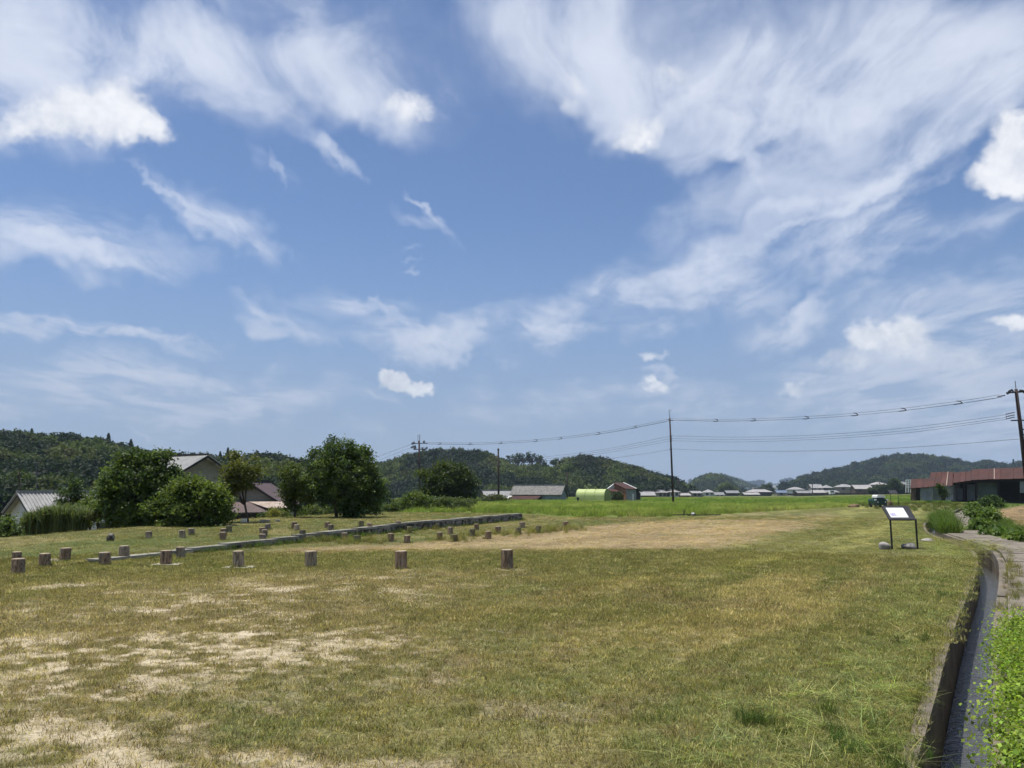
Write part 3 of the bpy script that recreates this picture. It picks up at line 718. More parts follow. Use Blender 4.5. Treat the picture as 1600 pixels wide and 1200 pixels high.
def lawn_stuff():
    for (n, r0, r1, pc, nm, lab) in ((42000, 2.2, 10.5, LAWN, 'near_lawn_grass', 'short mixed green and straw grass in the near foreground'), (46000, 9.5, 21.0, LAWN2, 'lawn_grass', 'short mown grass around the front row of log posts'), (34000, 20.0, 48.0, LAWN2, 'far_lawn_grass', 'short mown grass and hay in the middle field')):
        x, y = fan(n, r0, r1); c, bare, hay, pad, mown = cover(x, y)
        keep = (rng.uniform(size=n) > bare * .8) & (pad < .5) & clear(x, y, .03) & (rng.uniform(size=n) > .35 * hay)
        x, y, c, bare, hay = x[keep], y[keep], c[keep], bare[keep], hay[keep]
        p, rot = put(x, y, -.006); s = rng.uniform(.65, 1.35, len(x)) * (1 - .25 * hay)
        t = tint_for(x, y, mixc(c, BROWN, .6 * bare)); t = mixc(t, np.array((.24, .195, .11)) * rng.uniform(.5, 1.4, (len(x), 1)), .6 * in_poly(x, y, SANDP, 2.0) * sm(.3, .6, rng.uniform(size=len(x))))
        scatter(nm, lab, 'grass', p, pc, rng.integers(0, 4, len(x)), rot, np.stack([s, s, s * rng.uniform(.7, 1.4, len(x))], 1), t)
lawn_stuff()
def paddy_stuff():
    n = 15000; x, y = rng.uniform(-22, 70, n), rng.uniform(44, 96, n); pad = in_poly(x, y, PADP, .5)
    k = (pad > .5) & (np.abs(x / y) < .85); x, y = x[k], y[k]; p, rot = put(x, y); s = rng.uniform(.6, 1.15, len(x))
    c, *_ = cover(x, y); t = mixc(c, (.24, .25, .085), .7 * sm(.45, .66, fbm(x, y, .25, 71, 3))) * rng.uniform(.7, 1.5, (len(x), 1)) * 1.5
    scatter('paddy_grass', 'tall bright green grass of the uncut field', 'grass', p, TALL, rng.integers(0, 4, len(x)), rot, np.stack([s, s, s], 1), t)
    n = 16000; x, y = rng.uniform(-80, 150, n), rng.uniform(92, 260, n); pad = in_poly(x, y, PADP, .5)
    k = (pad > .5) & (np.abs(x / y) < .85) & (fbm(x * .3, y, .05, 72, 2) > .36); x, y = x[k], y[k]; p, rot = put(x, y); s = rng.uniform(.8, 1.3, len(x))
    c, *_ = cover(x, y); t = c * rng.uniform(.7, 1.45, (len(x), 1)) * 1.5
    scatter('far_paddy_grass', 'green rice paddies in front of the far village', 'grass', p, TALLF, rng.integers(0, 3, len(x)), rot, np.stack([s, s, s * .5], 1), t)
paddy_stuff()
def line_pts(P0, n, wid):
    P0 = np.asarray(P0, float); L = np.concatenate([[0], np.cumsum(np.linalg.norm(np.diff(P0, axis=0), axis=1))])
    v = rng.uniform(0, L[-1], n); return np.interp(v, L, P0[:, 0]) + rng.normal(0, wid, n), np.interp(v, L, P0[:, 1]) + rng.normal(0, wid, n)
def weeds(name, label, x, y, pc, s0, s1, base, dz=0, var=.25, tilt=.15):
    p, rot = put(x, y, dz, tilt); s = rng.uniform(s0, s1, len(x)); t = np.array(base)[None] * rng.uniform(1 - var, 1 + var, (len(x), 1)) * rng.uniform(.88, 1.12, (len(x), 3))
    nm = len(pc.objects)
    return scatter(name, label, 'weeds', p, pc, rng.integers(0, nm, len(x)), rot, np.stack([s, s, s], 1), t)
# along the foot of the stone wall
v = rng.uniform(0, WL, 520); m = rng.uniform(size=520) < np.where(v < 9, 1, .35); v = v[m]; so = -rng.uniform(.12, .45, len(v))
weeds('wall_weeds', 'green weeds along the foot of the low stone wall', WA[0] + WD[0] * v + WN[0] * so, WA[1] + WD[1] * v + WN[1] * so, WEED, .18, .46, (.095, .135, .036))
# long dry grass round the middle posts
sx, sy = [], []
for (px, py, n) in ((486, 846, 14), (500, 846, 14), (545, 845, 10), (560, 848, 26), (575, 846, 12), (710, 845, 22), (738, 837, 14), (684, 828, 10), (760, 836, 8), (775, 835, 8), (812, 834, 12), (838, 832, 20), (852, 830, 16), (880, 826, 16), (895, 828, 20), (870, 829, 10), (640, 834, 6), (800, 838, 10), (823, 832, 10)):
    q = on(px, py); sx.append(q.x + rng.normal(0, .35, n)); sy.append(q.y + rng.normal(0, .35, n))
weeds('post_weeds', 'clumps of long yellowing grass around the middle log posts', np.concatenate(sx), np.concatenate(sy), WEED, .28, .62, (.19, .19, .065), var=.4)
# freshly cut grass lying along the ditch edge
LN = DITCH[(DITCH[:, 1] > 2.5) & (DITCH[:, 1] < 30)]
x, y = line_pts(offs(LN, -.85), 1500, .30); d, s = poly_dist(x, y, DITCH); k = (s < 0) & (d > HALF + .22); 
weeds('cut_grass', 'fresh cut grass lying in swathes beside the ditch', x[k], y[k], CUT, .28, .6, (.24, .255, .10), .005, .45, .2)
x, y = line_pts(offs(LN, -.36), 150, .05); d, s = poly_dist(x, y, DITCH); k = (s < 0) & (d > HALF - .02)
weeds('overhanging_grass', 'long grass stalks hanging over the left ditch wall', x[k], y[k], CUT, .35, .7, (.24, .22, .10), .015, .4, .35)
gx, gy = [], []
for (px, py, n, sp) in ((1395, 1090, 80, .26), (1380, 1170, 70, .26), (1270, 1085, 14, .18), (1185, 1110, 14, .10), (1290, 1110, 16, .25), (1350, 1050, 24, .25), (1340, 1180, 24, .22), (1150, 1190, 12, .15), (1060, 1180, 10, .12), (1140, 1055, 12, .2), (1480, 930, 40, .4), (1440, 960, 40, .4), (1510, 900, 50, .4), (1530, 868, 90, .5), (1500, 862, 60, .7), (1075, 859, 20, .25)):
    q = flat(px, py); gx.append(q[0] + rng.normal(0, sp, n)); gy.append(q[1] + rng.normal(0, sp, n))
x, y = np.concatenate(gx), np.concatenate(gy); d, s = poly_dist(x, y, DITCH); k = (s < 0) & (d > HALF + .05)
weeds('grass_heap', 'heaps of limp pale green mown grass by the ditch', x[k], y[k], CUT, .3, .65, (.235, .27, .10), .01, .45, .3)
gx, gy = [], []
for (px, py, n, sp) in ((1385, 1190, 26, .16), (1180, 1130, 14, .07), (1360, 1130, 12, .2), (1470, 935, 8, .1), (1395, 1000, 8, .2), (1300, 1150, 8, .15), (1455, 910, 8, .15)):
    q = flat(px, py); gx.append(q[0] + rng.normal(0, sp, n)); gy.append(q[1] + rng.normal(0, sp, n))
x, y = np.concatenate(gx), np.concatenate(gy)
weeds('green_tufts', 'upright dark green tufts left standing in the lawn', x, y, WEED, .14, .32, (.075, .115, .03), 0, .3, .3)
# tall grass between the far bend of the ditch and the path, weeds on the right
x, y = line_pts(offs(DITCH[(DITCH[:, 1] > 28) & (DITCH[:, 1] < 44)], .50), 300, .18)
weeds('bank_grass', 'tall green grass growing on the bank at the ditch bend', x, y, WEED, .8, 1.45, (.085, .135, .028), 0, .4)
x, y = line_pts(offs(DITCH[(DITCH[:, 1] > 24) & (DITCH[:, 1] < 64)], 3.0), 1500, .9)
d, s = poly_dist(x, y, DITCH); k = (d > HALF + 1.6) & (in_poly(x, y, FIELDP, .3) < .5)
weeds('path_weeds', 'tall weeds growing on the far side of the concrete path', x[k], y[k], WEED, .4, .95, (.095, .14, .034), 0, .45)
n = 5200; x, y = rng.uniform(25, 75, n), rng.uniform(44, 88, n); a = x / y; d, s = poly_dist(x, y, DITCH); k = (a > .44) & (a < .86) & (d > 1.9) & (in_poly(x, y, FIELDP, .3) < .5) & (s > 0) & (y < 50 + 30 * rng.uniform(size=n)); 
weeds('meadow_grass', 'rank green grass in front of the rusty red shed', x[k], y[k], TALL, .6, 1.25, (.095, .15, .034), 0, .45)
n = 900; x, y = rng.uniform(30, 52, n), rng.uniform(56, 92, n); k = (np.abs(x / y - .52) < .07); 
weeds('bank_weeds', 'shaggy green grass strip left of the red shed', x[k], y[k], TALL, .5, .9, (.115, .145, .042), 0, .45)

# raked hay lying in rows over the brown strip
n = 5200; x, y = rng.uniform(-6, 20, n), rng.uniform(19.5, 40, n); c, bare, hay, pad, mown = cover(x, y); q, w = x * DN[1] - y * DN[0], x * DN[0] + y * DN[1]
k = (hay > .5) & (rng.uniform(size=n) < .25 + 1.2 * sm(.45, .65, fbm(q * 1.3, w * .12, 1.0, 26, 3))); x, y = x[k], y[k]
weeds('raked_hay', 'pale dry hay left lying in rows across the middle field', x, y, CUT, .5, 1.1, (.35, .27, .155), .0, .45, .2)
n = 1500; x, y = rng.uniform(4, 34, n), rng.uniform(17, 70, n); c, bare, hay, pad, mown = cover(x, y); q, w = x * DN[1] - y * DN[0], x * DN[0] + y * DN[1]
k = (mown > .5) & (hay < .4) & clear(x, y, .3) & (sm(.50, .60, fbm(q * 1.1 + 2 * fbm(x, y, .33, 1, 4), w * .12, 1.0, 16, 3)) > rng.uniform(size=n)); x, y = x[k], y[k]
weeds('swathe_grass', 'light yellow-green cut swathes on the mown field', x, y, CUT, .6, 1.2, (.30, .31, .12), .0, .35, .2)

# ------------------------------------------------------------------ wooded hills
def forest_proto(kind, seed):
    r = np.random.default_rng(seed); C = []; sh = []
    if kind == 'broad':
        n, nc = 760, 30
        u = r.normal(size=(nc, 3)); u /= np.linalg.norm(u, axis=1)[:, None]; u[:, 2] = np.abs(u[:, 2]) * 1.0 - .25
        cc = u * r.uniform(.62, .95, (nc, 1)) * np.array([3.3, 3.3, 3.2]) + np.array([0, 0, 4.4])
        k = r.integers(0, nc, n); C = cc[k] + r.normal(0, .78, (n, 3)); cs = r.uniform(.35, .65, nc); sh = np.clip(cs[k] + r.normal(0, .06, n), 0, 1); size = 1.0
    elif kind == 'pine':
        n, nc = 460, 18
        a, rr = r.uniform(0, 6.283, nc), 4.0 * np.sqrt(r.uniform(0, 1, nc)); cc = np.stack([rr * np.cos(a), rr * np.sin(a), 8.2 - .09 * rr * rr + r.uniform(-.8, .6, nc)], 1)
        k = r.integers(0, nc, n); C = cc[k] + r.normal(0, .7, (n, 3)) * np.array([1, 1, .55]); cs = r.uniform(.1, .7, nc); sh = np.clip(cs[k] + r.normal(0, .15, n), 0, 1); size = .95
    else:
        n = 420; t = r.uniform(0, 1, n) ** .8; a = r.uniform(0, 6.283, n); rad = (1 - t) * 2.0 * r.uniform(.5, 1.0, n) + .1
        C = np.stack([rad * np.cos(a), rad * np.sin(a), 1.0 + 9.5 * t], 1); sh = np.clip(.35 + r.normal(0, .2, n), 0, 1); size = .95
    V, Fq = leaf_quads(C, size, r, up=.7, aspect=.8)
    if kind == 'pine':
        mb = MB().tube([(0, 0, -1), (.2, .1, 4), (.1, .3, 8)], [.32, .22, .1], 5, False); k0 = len(V)
        V = np.vstack([V, np.array(mb.v)]); Fq = np.vstack([Fq, np.array(mb.f) + k0]); sv = np.concatenate([np.repeat(sh, 4), np.zeros(len(mb.v))])
    else: sv = np.repeat(sh, 4)
    me = np_mesh('forest_' + kind, V, Fq, {'shade': ('POINT', 'FLOAT', sv)}); me.materials.append(M_FOREST); return me
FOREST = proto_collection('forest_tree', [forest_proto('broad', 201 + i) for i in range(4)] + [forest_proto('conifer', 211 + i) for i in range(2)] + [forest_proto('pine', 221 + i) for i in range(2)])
M_HILL = mat('hill_floor', (.030, .048, .018), .95, .3, .05, (.04, .056, .02))
def hill(name, label, D, prof, tree_h, front, back, n_trees, scale, mix_kind, base_z, tint=(.015, .029, .009), light=(.085, .112, .026), light_at=None, seed=0, forest_label=''):
    """prof: silhouette (x, y) of the tree tops in the picture, at distance D"""
    px = np.array([p[0] for p in prof], float); py = np.array([p[1] for p in prof], float)
    X = (px - 800) / FPX * D * 1.0; Zr = np.array([atY(a, b, D).z for a, b in prof]) - tree_h
    X = np.array([atY(a, b, D).x for a, b in prof])
    gx = np.linspace(X[0], X[-1], 90); gv = np.linspace(-front, back, 26)
    gX, gV = np.meshgrid(gx, gv, indexing='ij')
    def surf(x, v):
        zr = np.interp(x, X, Zr); k = np.where(v < 0, sm(-front, 0, v), 1 - sm(0, back, v))
        return base_z + (zr - base_z) * k ** .8 + 2.0 * (fbm(x, v, .03, 300 + seed, 2) - .5) * k
    gZ = surf(gX, gV)
    a, b = gX.shape; i, j = np.meshgrid(np.arange(a - 1), np.arange(b - 1), indexing='ij')
    Fq = np.stack([i * b + j, (i + 1) * b + j, (i + 1) * b + j + 1, i * b + j + 1], -1).reshape(-1, 4)
    me = np_mesh(name, np.stack([gX * (D + gV) / D, gV + D, gZ], -1).reshape(-1, 3), Fq); me.polygons.foreach_set('use_smooth', [True] * len(me.polygons))
    tag(link(name, me, M_HILL), label, 'hill', kind='structure')
    r = np.random.default_rng(400 + seed)
    x = r.uniform(X[0], X[-1], n_trees); v = r.uniform(-front, back * .22, n_trees)
    nr = n_trees // 9; v[:nr] = r.normal(0, 4, nr)
    z = surf(x, v) - .6 * scale
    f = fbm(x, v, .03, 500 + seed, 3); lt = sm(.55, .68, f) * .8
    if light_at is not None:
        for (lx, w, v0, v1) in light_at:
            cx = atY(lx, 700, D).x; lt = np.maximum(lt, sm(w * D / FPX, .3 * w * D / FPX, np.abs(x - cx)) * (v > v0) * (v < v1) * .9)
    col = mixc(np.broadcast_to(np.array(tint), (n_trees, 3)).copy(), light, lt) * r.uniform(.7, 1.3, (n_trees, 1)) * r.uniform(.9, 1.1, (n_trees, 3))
    kd = np.where(r.uniform(size=n_trees) < mix_kind[0], r.integers(0, 4, n_trees), np.where(r.uniform(size=n_trees) < mix_kind[1], r.integers(4, 6, n_trees), r.integers(6, 8, n_trees)))
    s = scale * r.uniform(.7, 1.3, n_trees); rot = np.stack([np.zeros(n_trees), np.zeros(n_trees), r.uniform(0, 6.283, n_trees)], 1)
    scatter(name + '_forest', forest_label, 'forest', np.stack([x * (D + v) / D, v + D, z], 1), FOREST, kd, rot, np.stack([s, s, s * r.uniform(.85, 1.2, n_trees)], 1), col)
    return surf
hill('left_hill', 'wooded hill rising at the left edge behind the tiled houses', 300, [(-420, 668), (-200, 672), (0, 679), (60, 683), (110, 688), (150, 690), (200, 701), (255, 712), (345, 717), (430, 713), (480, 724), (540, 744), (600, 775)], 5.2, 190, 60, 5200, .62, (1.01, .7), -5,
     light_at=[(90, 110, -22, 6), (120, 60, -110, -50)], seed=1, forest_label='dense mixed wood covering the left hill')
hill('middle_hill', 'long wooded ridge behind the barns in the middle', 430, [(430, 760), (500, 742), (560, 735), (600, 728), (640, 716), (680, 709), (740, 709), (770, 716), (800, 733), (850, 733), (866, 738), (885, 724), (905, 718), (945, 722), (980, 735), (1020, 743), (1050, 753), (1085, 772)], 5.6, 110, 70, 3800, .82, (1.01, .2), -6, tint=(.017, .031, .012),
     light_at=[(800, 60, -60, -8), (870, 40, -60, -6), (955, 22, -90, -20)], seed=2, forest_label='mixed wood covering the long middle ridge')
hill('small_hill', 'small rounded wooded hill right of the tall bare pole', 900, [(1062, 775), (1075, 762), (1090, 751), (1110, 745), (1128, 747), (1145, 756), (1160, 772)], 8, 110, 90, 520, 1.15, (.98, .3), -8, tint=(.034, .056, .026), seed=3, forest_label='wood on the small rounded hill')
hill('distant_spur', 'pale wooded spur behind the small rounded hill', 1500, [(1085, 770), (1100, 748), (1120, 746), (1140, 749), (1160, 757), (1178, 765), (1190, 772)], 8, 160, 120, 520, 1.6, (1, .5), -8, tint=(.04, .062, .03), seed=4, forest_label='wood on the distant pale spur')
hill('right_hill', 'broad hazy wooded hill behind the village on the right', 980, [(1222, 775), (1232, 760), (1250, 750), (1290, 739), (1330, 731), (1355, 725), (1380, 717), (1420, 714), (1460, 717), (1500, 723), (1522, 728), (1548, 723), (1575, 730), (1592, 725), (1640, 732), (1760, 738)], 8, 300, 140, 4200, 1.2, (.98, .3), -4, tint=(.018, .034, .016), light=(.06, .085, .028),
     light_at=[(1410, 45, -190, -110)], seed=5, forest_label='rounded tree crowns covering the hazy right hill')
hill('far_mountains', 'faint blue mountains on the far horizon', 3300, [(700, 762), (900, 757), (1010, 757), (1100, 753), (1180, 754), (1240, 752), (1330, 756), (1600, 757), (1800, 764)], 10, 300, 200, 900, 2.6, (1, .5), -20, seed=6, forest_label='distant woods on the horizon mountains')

# ------------------------------------------------------------------ trees and shrubs
def tree(name, label, cat, D, blobs, base, leaf=.12, dens=1.0, col=(.036, .060, .020), hi=(.105, .145, .036), trunk_r=.07, stems=1, seed=0, group=None, trunk=True, clump=.30, sparse=1.0, lean=None):
    """blobs: crown lobes (x, y, rx, ry) in the picture at distance D; base: picture point of the foot"""
    r = np.random.default_rng(600 + seed)
    if len(base) == 2: b = atY(base[0], base[1], D)
    else: b = Vector(base)
    root = thing(name, label, cat, b, group)
    k = D / FPX; CC = []; allC = []; cid = []
    for (px, py, rx, ry) in blobs:
        c = atY(px, py, D); R = np.array([rx * k, min(rx, ry * 1.3) * k * .9, ry * k])
        vol = R[0] * R[1] * R[2]; nc = max(5, int(26 * dens * (R[0] * R[2]) / (clump * clump * 4)))
        nc = min(nc, 58)
        u = r.normal(size=(nc, 3)); u /= np.linalg.norm(u, axis=1)[:, None]
        cc = u * (r.uniform(.2, 1.0, (nc, 1)) ** .5) * R * r.choice([.86, .95, 1.05, 1.22], (nc, 1), p=[.4, .3, .2, .1]) + np.array(c)
        CC.append(cc)
    CC = np.vstack(CC); n_leaf = int(80 * sparse * (clump / .30) ** 2 * (.12 / leaf) ** 1.5)
    for i in range(len(CC)):
        m = int(n_leaf * r.uniform(.6, 1.3)); allC.append(CC[i] + r.normal(0, clump * .5, (m, 3)) * np.array([1, 1, .72])); cid.append(np.full(m, i))
    C = np.vstack(allC); cid = np.concatenate(cid)
    C[:, 2] = np.maximum(C[:, 2], b.z + .03)
    V, Fq = leaf_quads(C - np.array(b), leaf, r, up=.45)
    cl = r.uniform(0, 1, len(CC)) ** 1.3; f = np.clip(cl[cid] * .9 + r.uniform(0, .4, len(C)) - .08, 0, 1)
    tint = mixc(np.broadcast_to(np.array(col), (len(C), 3)).copy(), hi, f) * r.uniform(.75, 1.25, (len(C), 1))
    me = np_mesh('crown', V, Fq, {'tint': ('FACE', 'FLOAT_COLOR', rgba(tint))}); me.materials.append(M_LEAF)
    link('crown', me, None, root)
    if trunk:
        top = Vector(CC.mean(0)); mb = MB(); lo = Vector((b.x, b.y, b.z - .15))
        for s in range(stems):
            a = 6.283 * s / max(1, stems) + .6; o = Vector((math.cos(a), math.sin(a) * .6, 0)) * (.0 if stems == 1 else .12)
            mid = (b + o) * .45 + top * .55 + (Vector((math.cos(a), math.sin(a), 0)) * (top.z - b.z) * .16 if stems > 1 else Vector((0, 0, 0)))
            if lean: mid = Vector(lean)
            mb.tube([lo + o * .5, (lo + o) * .5 + mid * .5, mid, top * .8 + mid * .2 + o], [trunk_r * 1.35, trunk_r, trunk_r * .8, trunk_r * .4], 8)
            for q in r.choice(len(CC), min(9, len(CC)), replace=False):
                t = Vector(CC[q]); mb.tube([mid, mid * .45 + t * .55 + Vector((0, 0, .05)), t], [trunk_r * .5, trunk_r * .3, trunk_r * .1], 5)
        obj('trunk', mb, M_BARK, root, True)
    return root
DK, DKH = (.024, .045, .015), (.10, .14, .036)
tree('broadleaf_tree', 'bushy dark green round tree with forked trunk, alone on the raised lawn', 'tree', 36, [(536, 735, 52, 42), (505, 752, 36, 36), (566, 748, 34, 38), (530, 705, 30, 20), (560, 712, 18, 16), (545, 772, 48, 26), (585, 770, 16, 26), (500, 712, 14, 12)], (530, 816), .11, .9, DK, DKH, .075, 2, 1)
tree('slender_tree', 'slim small-leaved tree between the lean-to roof and round tree', 'tree', 36, [(456, 755, 24, 26), (452, 735, 12, 12), (462, 778, 24, 20), (478, 765, 16, 24)], (460, 818), .11, .7, (.034, .056, .018), (.10, .12, .03), .055, 1, 2)
tree('leaning_tree', 'thin leaning tree with a pale crooked trunk and top sprout', 'tree', 31, [(376, 738, 30, 24), (368, 718, 7, 12), (362, 752, 20, 18), (392, 742, 16, 20), (358, 770, 14, 12)], (392, 834), .11, .62, (.042, .062, .018), (.12, .125, .03), .05, 1, 3, lean=atY(383, 790, 31))
tree('dense_tree', 'tall dense dark tree at the left end of the thicket', 'tree', 30, [(215, 745, 48, 38), (190, 770, 36, 40), (235, 722, 26, 18), (256, 708, 8, 12), (205, 722, 24, 18), (250, 760, 36, 40), (225, 800, 60, 30), (182, 800, 30, 26)], (222, 832), .12, .85, DK, DKH, .10, 3, 4)
tree('leafy_shrub', 'bright green leafy shrub at the right end of the thicket', 'shrub', 29, [(310, 775, 42, 28), (335, 790, 28, 34), (285, 790, 34, 34), (300, 760, 26, 16), (320, 812, 40, 20), (345, 800, 18, 28), (280, 815, 30, 18)], (315, 832), .12, .85, (.036, .066, .016), (.13, .165, .035), .05, 3, 5)
tree('leafy_shrub', 'mid green shrub between pampas grass and the dense dark tree', 'shrub', 31, [(150, 805, 28, 20), (138, 795, 20, 16), (162, 790, 20, 16), (120, 815, 22, 14)], (148, 832), .11, .7, (.040, .066, .02), (.10, .13, .03), .04, 2, 6)
tree('leafy_shrub', 'broad dark shrub in front of the dense tree, middle of thicket', 'shrub', 29.5, [(255, 800, 34, 26), (240, 815, 30, 16), (270, 778, 24, 18), (215, 818, 26, 14), (200, 806, 22, 16)], (245, 834), .12, .85, (.026, .050, .016), (.10, .14, .034), .05, 3, 36)
tree('leafy_shrub', 'light green bush peeking out above the thicket middle', 'shrub', 33, [(170, 760, 16, 16), (160, 780, 18, 20), (178, 742, 10, 10)], (168, 826), .12, .8, (.040, .066, .018), (.12, .155, .036), .05, 1, 37)
tree('roadside_tree', 'small dark tree rising in front of the long grey tiled roof', 'tree', 44, [(112, 772, 16, 18), (118, 755, 8, 8), (104, 785, 14, 10), (126, 782, 12, 10)], (113, 815), .13, .7, DK, (.06, .09, .025), .06, 1, 7)
tree('dark_bush', 'small dark bush at the left picture edge by white house', 'shrub', 28, [(12, 824, 12, 13), (4, 832, 8, 8), (20, 834, 6, 6)], (11, 840), .10, .9, DK, DKH, .03, 2, 8)
tree('evergreen_tree', 'big dark evergreen tree right of the wired pole', 'tree', 70, [(700, 750, 38, 26), (680, 760, 26, 26), (720, 765, 24, 26), (696, 735, 26, 14), (715, 740, 18, 14), (728, 778, 14, 14)], (700, 795), .22, .8, (.020, .036, .014), (.065, .085, .022), .16, 2, 9, clump=.6)
tree('hedge_shrub', 'rounded light green shrub below the wired pole', 'shrub', 58, [(650, 783, 24, 13), (638, 790, 16, 8), (665, 788, 16, 10)], (650, 800), .16, .75, (.042, .072, .018), (.12, .15, .04), .04, 2, 10, clump=.4)
tree('hedge_shrub', 'low grey-green shrub in front of the big evergreen', 'shrub', 57, [(690, 787, 18, 10), (712, 788, 16, 9), (730, 788, 10, 9)], (705, 800), .15, .75, (.045, .072, .024), (.11, .135, .05), .04, 2, 11, clump=.4)
tree('hedge_shrub', 'dark shrub row left of the pale green hedge shrub', 'shrub', 60, [(610, 795, 16, 9), (625, 790, 12, 10), (598, 798, 10, 7)], (612, 805), .15, .75, (.034, .056, .018), (.085, .11, .03), .04, 2, 12, clump=.4)
tree('garden_shrub', 'dense green shrub right beside the forked trunk', 'shrub', 35.5, [(552, 805, 14, 14), (560, 812, 10, 8), (545, 798, 10, 9)], (552, 820), .11, .9, (.022, .044, .014), (.055, .09, .022), .03, 2, 13)
tree('fountain_grass', 'mound of drooping bluish grass leaves behind the forked tree', 'grass clump', 40, [(577, 798, 14, 10), (570, 805, 12, 7)], (576, 812), .16, 1.0, (.030, .055, .030), (.075, .11, .05), .02, 1, 14, trunk=False)
for i, (px, py, rx, ry, lab) in enumerate(((430, 806, 22, 10, 'low garden hedge below the lean-to roof edge'), (485, 803, 22, 12, 'low green hedge left of the forked tree trunk'), (512, 800, 16, 10, 'green hedge clump right behind the forked tree trunk'))):
    tree('garden_hedge', lab, 'hedge', 46, [(px, py, rx, ry), (px - rx * .5, py + 3, rx * .6, ry * .7)], (px, 816), .13, .8, (.030, .052, .016), (.095, .12, .03), .03, 2, 20 + i)
tree('yellow_shrub', 'small yellow-green shrub in front of the dark lean-to', 'shrub', 42, [(428, 803, 9, 6), (422, 807, 6, 4)], (427, 814), .10, .9, (.09, .10, .02), (.20, .19, .04), .02, 1, 24)
tree('round_bush', 'olive bush left of the rusty canopy below thin pole', 'shrub', 118, [(783, 778, 12, 7), (771, 781, 10, 6), (760, 783, 10, 5)], (775, 788), .3, .8, (.045, .058, .022), (.085, .095, .035), .04, 2, 25, clump=.7)
tree('corner_bush', 'dark bush between the green arch shelter and brick barn', 'shrub', 128, [(966, 776, 6, 9), (962, 780, 5, 5)], (966, 786), .28, .9, (.018, .032, .014), (.045, .06, .02), .04, 2, 26, clump=.6)
tree('village_tree', 'round dark tree standing behind the pinkish long village roof', 'tree', 560, [(1198, 765, 11, 7), (1192, 768, 8, 5), (1205, 769, 7, 4)], (1198, 776), 1.2, .8, (.022, .036, .016), (.045, .06, .02), .3, 1, 27, clump=2.2)
tree('village_tree', 'bright green tree in front of the small rounded hill', 'tree', 520, [(1136, 763, 12, 6), (1145, 767, 9, 5), (1127, 767, 8, 5)], (1138, 776), 1.1, .8, (.036, .058, .018), (.085, .11, .03), .3, 1, 28, clump=2.2)
tree('village_tree', 'dark upright tree beside the white lattice frame', 'tree', 330, [(1396, 756, 7, 9), (1394, 764, 10, 6), (1402, 762, 7, 6)], (1396, 774), .8, .8, (.022, .036, .015), (.06, .085, .022), .25, 1, 29, clump=1.4)
tree('village_hedge', 'long dark hedge under the pale roof left of upright tree', 'hedge', 330, [(1376, 763, 12, 4), (1366, 765, 8, 4), (1386, 765, 9, 4), (1410, 766, 10, 4)], (1380, 771), .7, .9, (.020, .034, .016), (.045, .06, .024), .1, 1, 30, trunk=False, clump=1.2)
tree('garden_clump', 'dark garden trees between the first far village roofs', 'tree', 480, [(1037, 772, 8, 4), (1070, 768, 8, 4), (1098, 772, 6, 4), (1160, 771, 5, 3)], (1068, 778), 1.0, .9, (.020, .034, .015), (.045, .06, .02), .2, 1, 31, trunk=False, clump=1.6)
tree('garden_clump', 'dark garden bushes beside brown-walled village house', 'tree', 460, [(1327, 766, 7, 3), (1306, 766, 6, 4), (1318, 768, 8, 3)], (1318, 772), .9, .9, (.026, .042, .018), (.06, .075, .025), .2, 1, 32, trunk=False, clump=1.4)
tree('vine_plant', 'creeper clinging to the middle of the red shed wall', 'plant', 84, [(1472, 768, 5, 6), (1469, 762, 3, 4), (1476, 773, 4, 3)], (1472, 778), .22, .9, (.026, .045, .016), (.07, .10, .03), .02, 1, 33, trunk=False, clump=.4)
tree('dark_weed', 'dark broad-leaved weed clump beside the bare brown plot', 'plant', 52, [(1548, 782, 11, 6), (1556, 786, 8, 5), (1540, 786, 8, 5)], (1548, 792), .16, .8, (.022, .045, .016), (.06, .10, .028), .02, 1, 34, trunk=False, clump=.3)
for i, (px, py, D, rx, ry, lab) in enumerate(((1532, 822, 30, 26, 12, 'leafy green weed mound on the path edge'), (1562, 832, 27, 26, 10, 'spreading leafy weeds right of the path bend'), (1592, 842, 24, 18, 9, 'leafy weeds at the right picture edge above the path'), (1520, 800, 37, 16, 14, 'tall leafy weeds where the path narrows'), (1545, 806, 34, 18, 12, 'leafy weeds bordering the bare brown plot'))):
    tree('leafy_weeds', lab, 'weeds', D, [(px, py, rx, ry), (px + rx * .5, py + ry * .4, rx * .6, ry * .6)], (px, py + ry), .13, 1.0, (.038, .078, .018), (.12, .17, .04), .02, 1, 40 + i, trunk=False, clump=.22)

